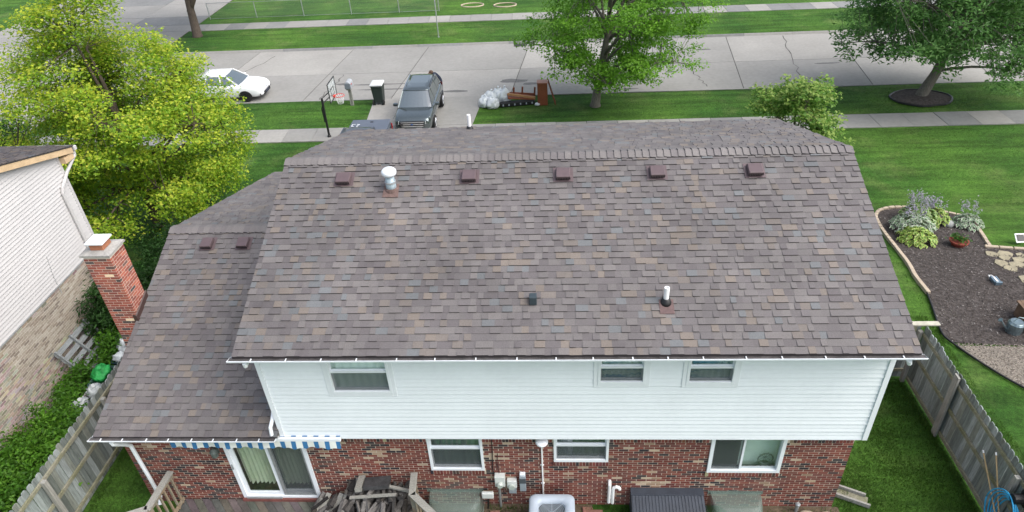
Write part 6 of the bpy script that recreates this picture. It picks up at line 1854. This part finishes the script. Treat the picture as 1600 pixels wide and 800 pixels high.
# ================================================================ KERBSIDE THINGS
# wheeled bin
cart = empty('wheeled_bin', (-9.5, 25.85, ZS + .05), 'dark green wheeled bin with pale lid by the drive', 'bin')
m_cart = M('cart_green', (.020,.032,.028), rough=.5, n=(6, .1)); m_lid = M('cart_lid', (.55,.57,.57), rough=.5)
bx, by, bz = -9.5, 25.85, ZS + .05
MB().tube_rings([ringz(rrect(bx, by, .24, .26, .04, 3), bz + .12), ringz(rrect(bx, by + .02, .30, .36, .05, 3), bz + 1.02), ringz(rrect(bx, by + .02, .32, .38, .05, 3), bz + 1.04), ringz(rrect(bx, by + .02, .32, .38, .05, 3), bz + 1.08)]).build('tub', m_cart, cart)
MB().tube_rings([ringz(rrect(bx, by + .02, .335, .40, .06, 3), bz + 1.082), ringz(rrect(bx, by + .02, .325, .39, .06, 3), bz + 1.13), ringz(rrect(bx, by + .02, .24, .28, .06, 3), bz + 1.16)]).build('lid', m_lid, cart)
for s_ in (-1, 1):
    MB().tube([(bx + s_*.25, by - .24, bz + .13), (bx + s_*.31, by - .24, bz + .13)], .13, 16).build('wheel', m_rubber, cart)
    MB().box(bx + s_*.20 - .03, bx + s_*.20 + .03, by - .30, by - .22, bz, bz + .13).build('foot', m_cart, cart)
MB().tube([(bx - .27, by - .38, bz + 1.03), (bx + .27, by - .38, bz + 1.03)], .018, 8).build('handle', m_cart, cart)
# mailbox on a two-board post
mail = empty('mailbox', (-11.0, 25.75, ZS), 'grey mailbox on a weathered wooden post by the kerb', 'mailbox')
m_mail = M('mailbox_metal', (.33,.35,.37), rough=.5, n=(9, .15))
for s_ in (-1, 1): MB().box(-11.0 + s_*.05 - .035, -11.0 + s_*.05 + .035, 25.70, 25.80, ZS - .05, ZS + .98).build('post', m_bed_wood, mail)
prof = [(.16*math.cos(math.pi*k/8), .16*math.sin(math.pi*k/8)) for k in range(9)]
mbx = [(-11.0 + p, 25.50, ZS + 1.22 + q) for p, q in prof] + [(-10.84 - .32, 25.50, ZS + 1.0), (-10.84, 25.50, ZS + 1.0)]
mby = [(x, 26.08, z) for x, y, z in mbx]
nn_ = len(mbx)
MB().add(mbx + mby, [tuple(range(nn_)), tuple(reversed(range(nn_, 2*nn_)))] + [(k, nn_+k, nn_+(k+1) % nn_, (k+1) % nn_) for k in range(nn_)]).build('box', m_mail, mail)
MB().box(-11.14, -10.86, 25.475, 25.498, ZS + 1.02, ZS + 1.30).build('door', M('mail_door', (.16,.18,.21), rough=.5), mail)
MB().box(-11.12, -10.88, 25.55, 25.62, ZS + .93, ZS + .998).build('bracket', m_bed_wood, mail)
MB().box(-10.835, -10.82, 25.6, 25.75, ZS + 1.2, ZS + 1.25).build('flag', M('flag_red', (.4,.03,.03)), mail)
# basketball hoop
hoop = empty('basketball_hoop', (-11.2, 21.75, ZS), 'black basketball stand with clear backboard and red rim', 'basketball hoop')
MB().lathe((-11.2, 21.75, ZS), [(.09, -.05), (.09, .10), (.06, .14)], 12).build('ground_sleeve', m_black, hoop)
MB().tube([(-11.2, 21.75, ZS + .1), (-11.2, 21.80, .55), (-11.2, 21.82, .86)], .055, 10).build('pole', m_black, hoop)
MB().tube([(-11.28, 21.80, -.35), (-11.30, 21.82, .35), (-11.2, 21.82, .55)], .028, 6).build('lift_handle', m_black, hoop)
for z in (.86, .62):
    for dy in (-.06, .06): MB().tube([(-11.2, 21.82 + dy, z - .03), (-10.82, 22.32 + dy, z + .22)], .02, 6).build('arm', m_black, hoop)
m_bb = veil_mat('backboard_sheet', (.55,.60,.60), .35, .1)
MB().box(-10.80, -10.785, 21.78, 22.92, .62, 1.52).build('backboard', m_bb, hoop)
fr2 = MB()
for (y0, y1, z0, z1) in ((21.75, 22.95, .60, .64), (21.75, 22.95, 1.50, 1.54), (21.75, 21.79, .64, 1.50), (22.91, 22.95, .64, 1.50)): fr2.box(-10.81, -10.775, y0, y1, z0, z1)
fr2.build('board_frame', m_black, hoop)
tg_ = MB()
for (y0, y1, z0, z1) in ((22.1, 22.6, .80, .83), (22.1, 22.6, 1.15, 1.18), (22.1, 22.13, .83, 1.15), (22.57, 22.6, .83, 1.15)): tg_.box(-10.783, -10.778, y0, y1, z0, z1)
tg_.build('target_square', m_black, hoop)
m_red = M('rim_red', (.55,.03,.02), rough=.4)
MB().tube([(-10.49 + .23*math.cos(2*math.pi*k/24), 22.35 + .23*math.sin(2*math.pi*k/24), .76) for k in range(25)], .016, 6).build('rim', m_red, hoop)
MB().box(-10.78, -10.70, 22.25, 22.45, .70, .78).build('rim_bracket', m_red, hoop)
nt_ = MB()
for k in range(12):
    a = 2*math.pi*k/12
    for d in (-1, 1):
        b_ = a + d*2*math.pi/12
        nt_.tube([(-10.49 + .22*math.cos(a), 22.35 + .22*math.sin(a), .75), (-10.49 + .17*math.cos(b_), 22.35 + .17*math.sin(b_), .55), (-10.49 + .13*math.cos(a), 22.35 + .13*math.sin(a), .36)], .006, 4, False)
nt_.build('net', m_pvc, hoop)
# bulky rubbish on the verge
for k, (x, y, rx, ry, rz, lb) in enumerate(((-3.75, 25.05, .30, .30, .34, 'white trash bag, leftmost of the heap on the verge'), (-3.35, 24.85, .34, .30, .32, 'white trash bag at the front of the heap'),
        (-3.42, 25.30, .36, .32, .42, 'white trash bag in the middle of the heap, upright'), (-3.08, 25.50, .34, .32, .46, 'tall white trash bag at the back of the heap'), (-2.74, 25.45, .32, .30, .48, 'tall white trash bag beside the broken boards'))):
    bag((x, y, ZS + rz*.75 + .01), rx, ry, rz, m_bagw, 20 + 3*k, lb, 'white trash bags on the verge')
bs = empty('bed_frame', (-2.0, 25.1, ZS), 'long black box spring frame lying on the verge', 'frame')
MB().bar((-2.95, 24.95, ZS + .13), (-1.15, 25.25, ZS + .13), .30, .22).build('core', m_black, bs, bevel=.03)
for k in range(6):
    t = (k + .5)/6; MB().obox((-2.95 + 1.8*t + .03, 24.95 + .3*t - .165, ZS + .14), (1, .166, 0), (-.166, 1, 0), (0, 0, 1), .03, .012, .05).build('corner_tab', m_boxg, bs)
m_cherry = M('cherry_wood', (.19,.058,.026), rough=.5, n=(3, .15), n2=(20, .12)); m_lightwood = M('split_wood', (.36,.19,.08), rough=.7, n=(5, .2))
hdb = empty('broken_furniture', (-2.0, 25.4, ZS), 'broken reddish wood furniture panels lying on the black frame', 'furniture')
MB().obox((-1.85, 25.35, ZS + .40), (1, .15, -.12), (-.15, 1, .1), (.1, -.1, 1), .72, .32, .02).build('panel', m_cherry, hdb)
MB().bar((-2.55, 25.15, ZS + .62), (-1.10, 25.20, ZS + .36), .09, .10).build('rail', m_lightwood, hdb)
for (x, y) in ((-2.25, 25.60), (-1.80, 25.65), (-1.15, 25.55)):
    MB().bar((x, y, ZS + .35), (x + .03, y, ZS + .80), .09, .09).build('leg', m_cherry, hdb)
MB().bar((-2.5, 25.65, ZS + .5), (-1.1, 25.62, ZS + .40), .05, .07).build('rail', m_cherry, hdb)
cab = empty('cabinet', (-.72, 25.2, ZS), 'tall reddish brown wooden cabinet standing on the verge', 'cabinet')
MB().box(-.98, -.46, 24.98, 25.42, ZS + .01, ZS + 1.20).build('carcass', m_cherry, cab, bevel=.008)
MB().box(-1.0, -.44, 24.96, 25.44, ZS + 1.203, ZS + 1.235).build('top', M('pale_cherry', (.40,.19,.13), rough=.5), cab, bevel=.006)
MB().box(-.95, -.49, 24.966, 24.978, ZS + .06, ZS + 1.16).build('back_panel', m_cherry, cab)
ld = empty('folded_stand', (-.25, 25.2, ZS), 'thin folded wooden frame leaning beside the brown cabinet', 'frame')
for (y0, y1) in ((25.0, 25.05), (25.35, 25.40)):
    MB().bar((-.43, (y0+y1)/2 + .1, ZS + 1.25), (-.05, (y0+y1)/2, ZS), .03, .04).build('leg', m_cherry, ld)
for t in (.25, .5, .75):
    MB().bar((-.43 + .38*t, 25.13, ZS + 1.25*(1-t)), (-.43 + .38*t, 25.47, ZS + 1.25*(1-t)), .03, .03).build('rung', m_cherry, ld)
tag(lump('plastic_scrap', (-1.0, 25.0, ZS + .08), .14, .10, .09, m_bagw, 41), 'small crumpled white plastic scrap at the cabinet foot', 'scrap')
tag(lump('plastic_scrap', (12.55, 21.45, ZS + .06), .12, .05, .04, m_bagw, 44), 'white plastic scrap at the sidewalk edge, right lawn', 'scrap')
# chain-link fence across the street
cf = empty('chain_link_fence', (-15, 43.4, ZS), 'low chain link fence along the lawn across the street', 'fence')
m_link = veil_mat('chain_mesh', (.40,.42,.42), .04)
x = -26.2
px = []
while x < -8.5: px.append(x); x += 3.65
for x in px + [-8.6]:
    MB().tube([(x, 43.4, ZS - .05), (x, 43.4, ZS + 1.22)], .03, 8).build('post', m_metal, cf)
MB().tube([(-26.2, 43.4, ZS + 1.2), (-8.6, 43.4, ZS + 1.2)], .02, 6).build('top_rail', m_metal, cf)
MB().tube([(-26.2, 43.4, ZS + .05), (-8.6, 43.4, ZS + .05)], .010, 5).build('bottom_wire', m_metal, cf)
MB().box(-26.2, -8.6, 43.398, 43.402, ZS + .05, ZS + 1.19).build('mesh_sheet', m_link, cf)
# pole on the far verge
sp_ = empty('street_pole', (-7.8, 37.1, ZS), 'thin grey steel pole on the far verge', 'pole')
MB().tube([(-7.8, 37.1, ZS - .05), (-7.82, 37.1, 4.6)], .035, 8).build('shaft', m_metal, sp_)
MB().box(-8.15, -7.5, 37.06, 37.10, 4.0, 4.6).build('sign_plate', m_metal, sp_)
MB().lathe((-7.8, 37.1, ZS), [(.07, 0), (.06, .05)], 8).build('base', m_metal, sp_)
# low edging rings in the far lawn
for k, (x, y, rx, lb) in enumerate(((-6.2, 44.6, .85, 'pale oval edging ring in the far lawn, left of two'), (-3.7, 44.3, .85, 'pale oval edging ring in the far lawn, right of two'))):
    rt_ = empty('lawn_ring', (x, y, ZS), lb, 'edging', 'edging rings in the far lawn')
    MB().tube([(x + rx*math.cos(2*math.pi*j/32), y + .55*math.sin(2*math.pi*j/32), ZS + .03) for j in range(33)], .05, 6).build('rim', m_edge, rt_)
tag(MB().bar((-4.9, 46.4, ZS + .06), (-4.3, 46.9, ZS + .10), .07, .05).build('white_strip', m_pvc), 'short white strip lying on the far lawn', 'strip')
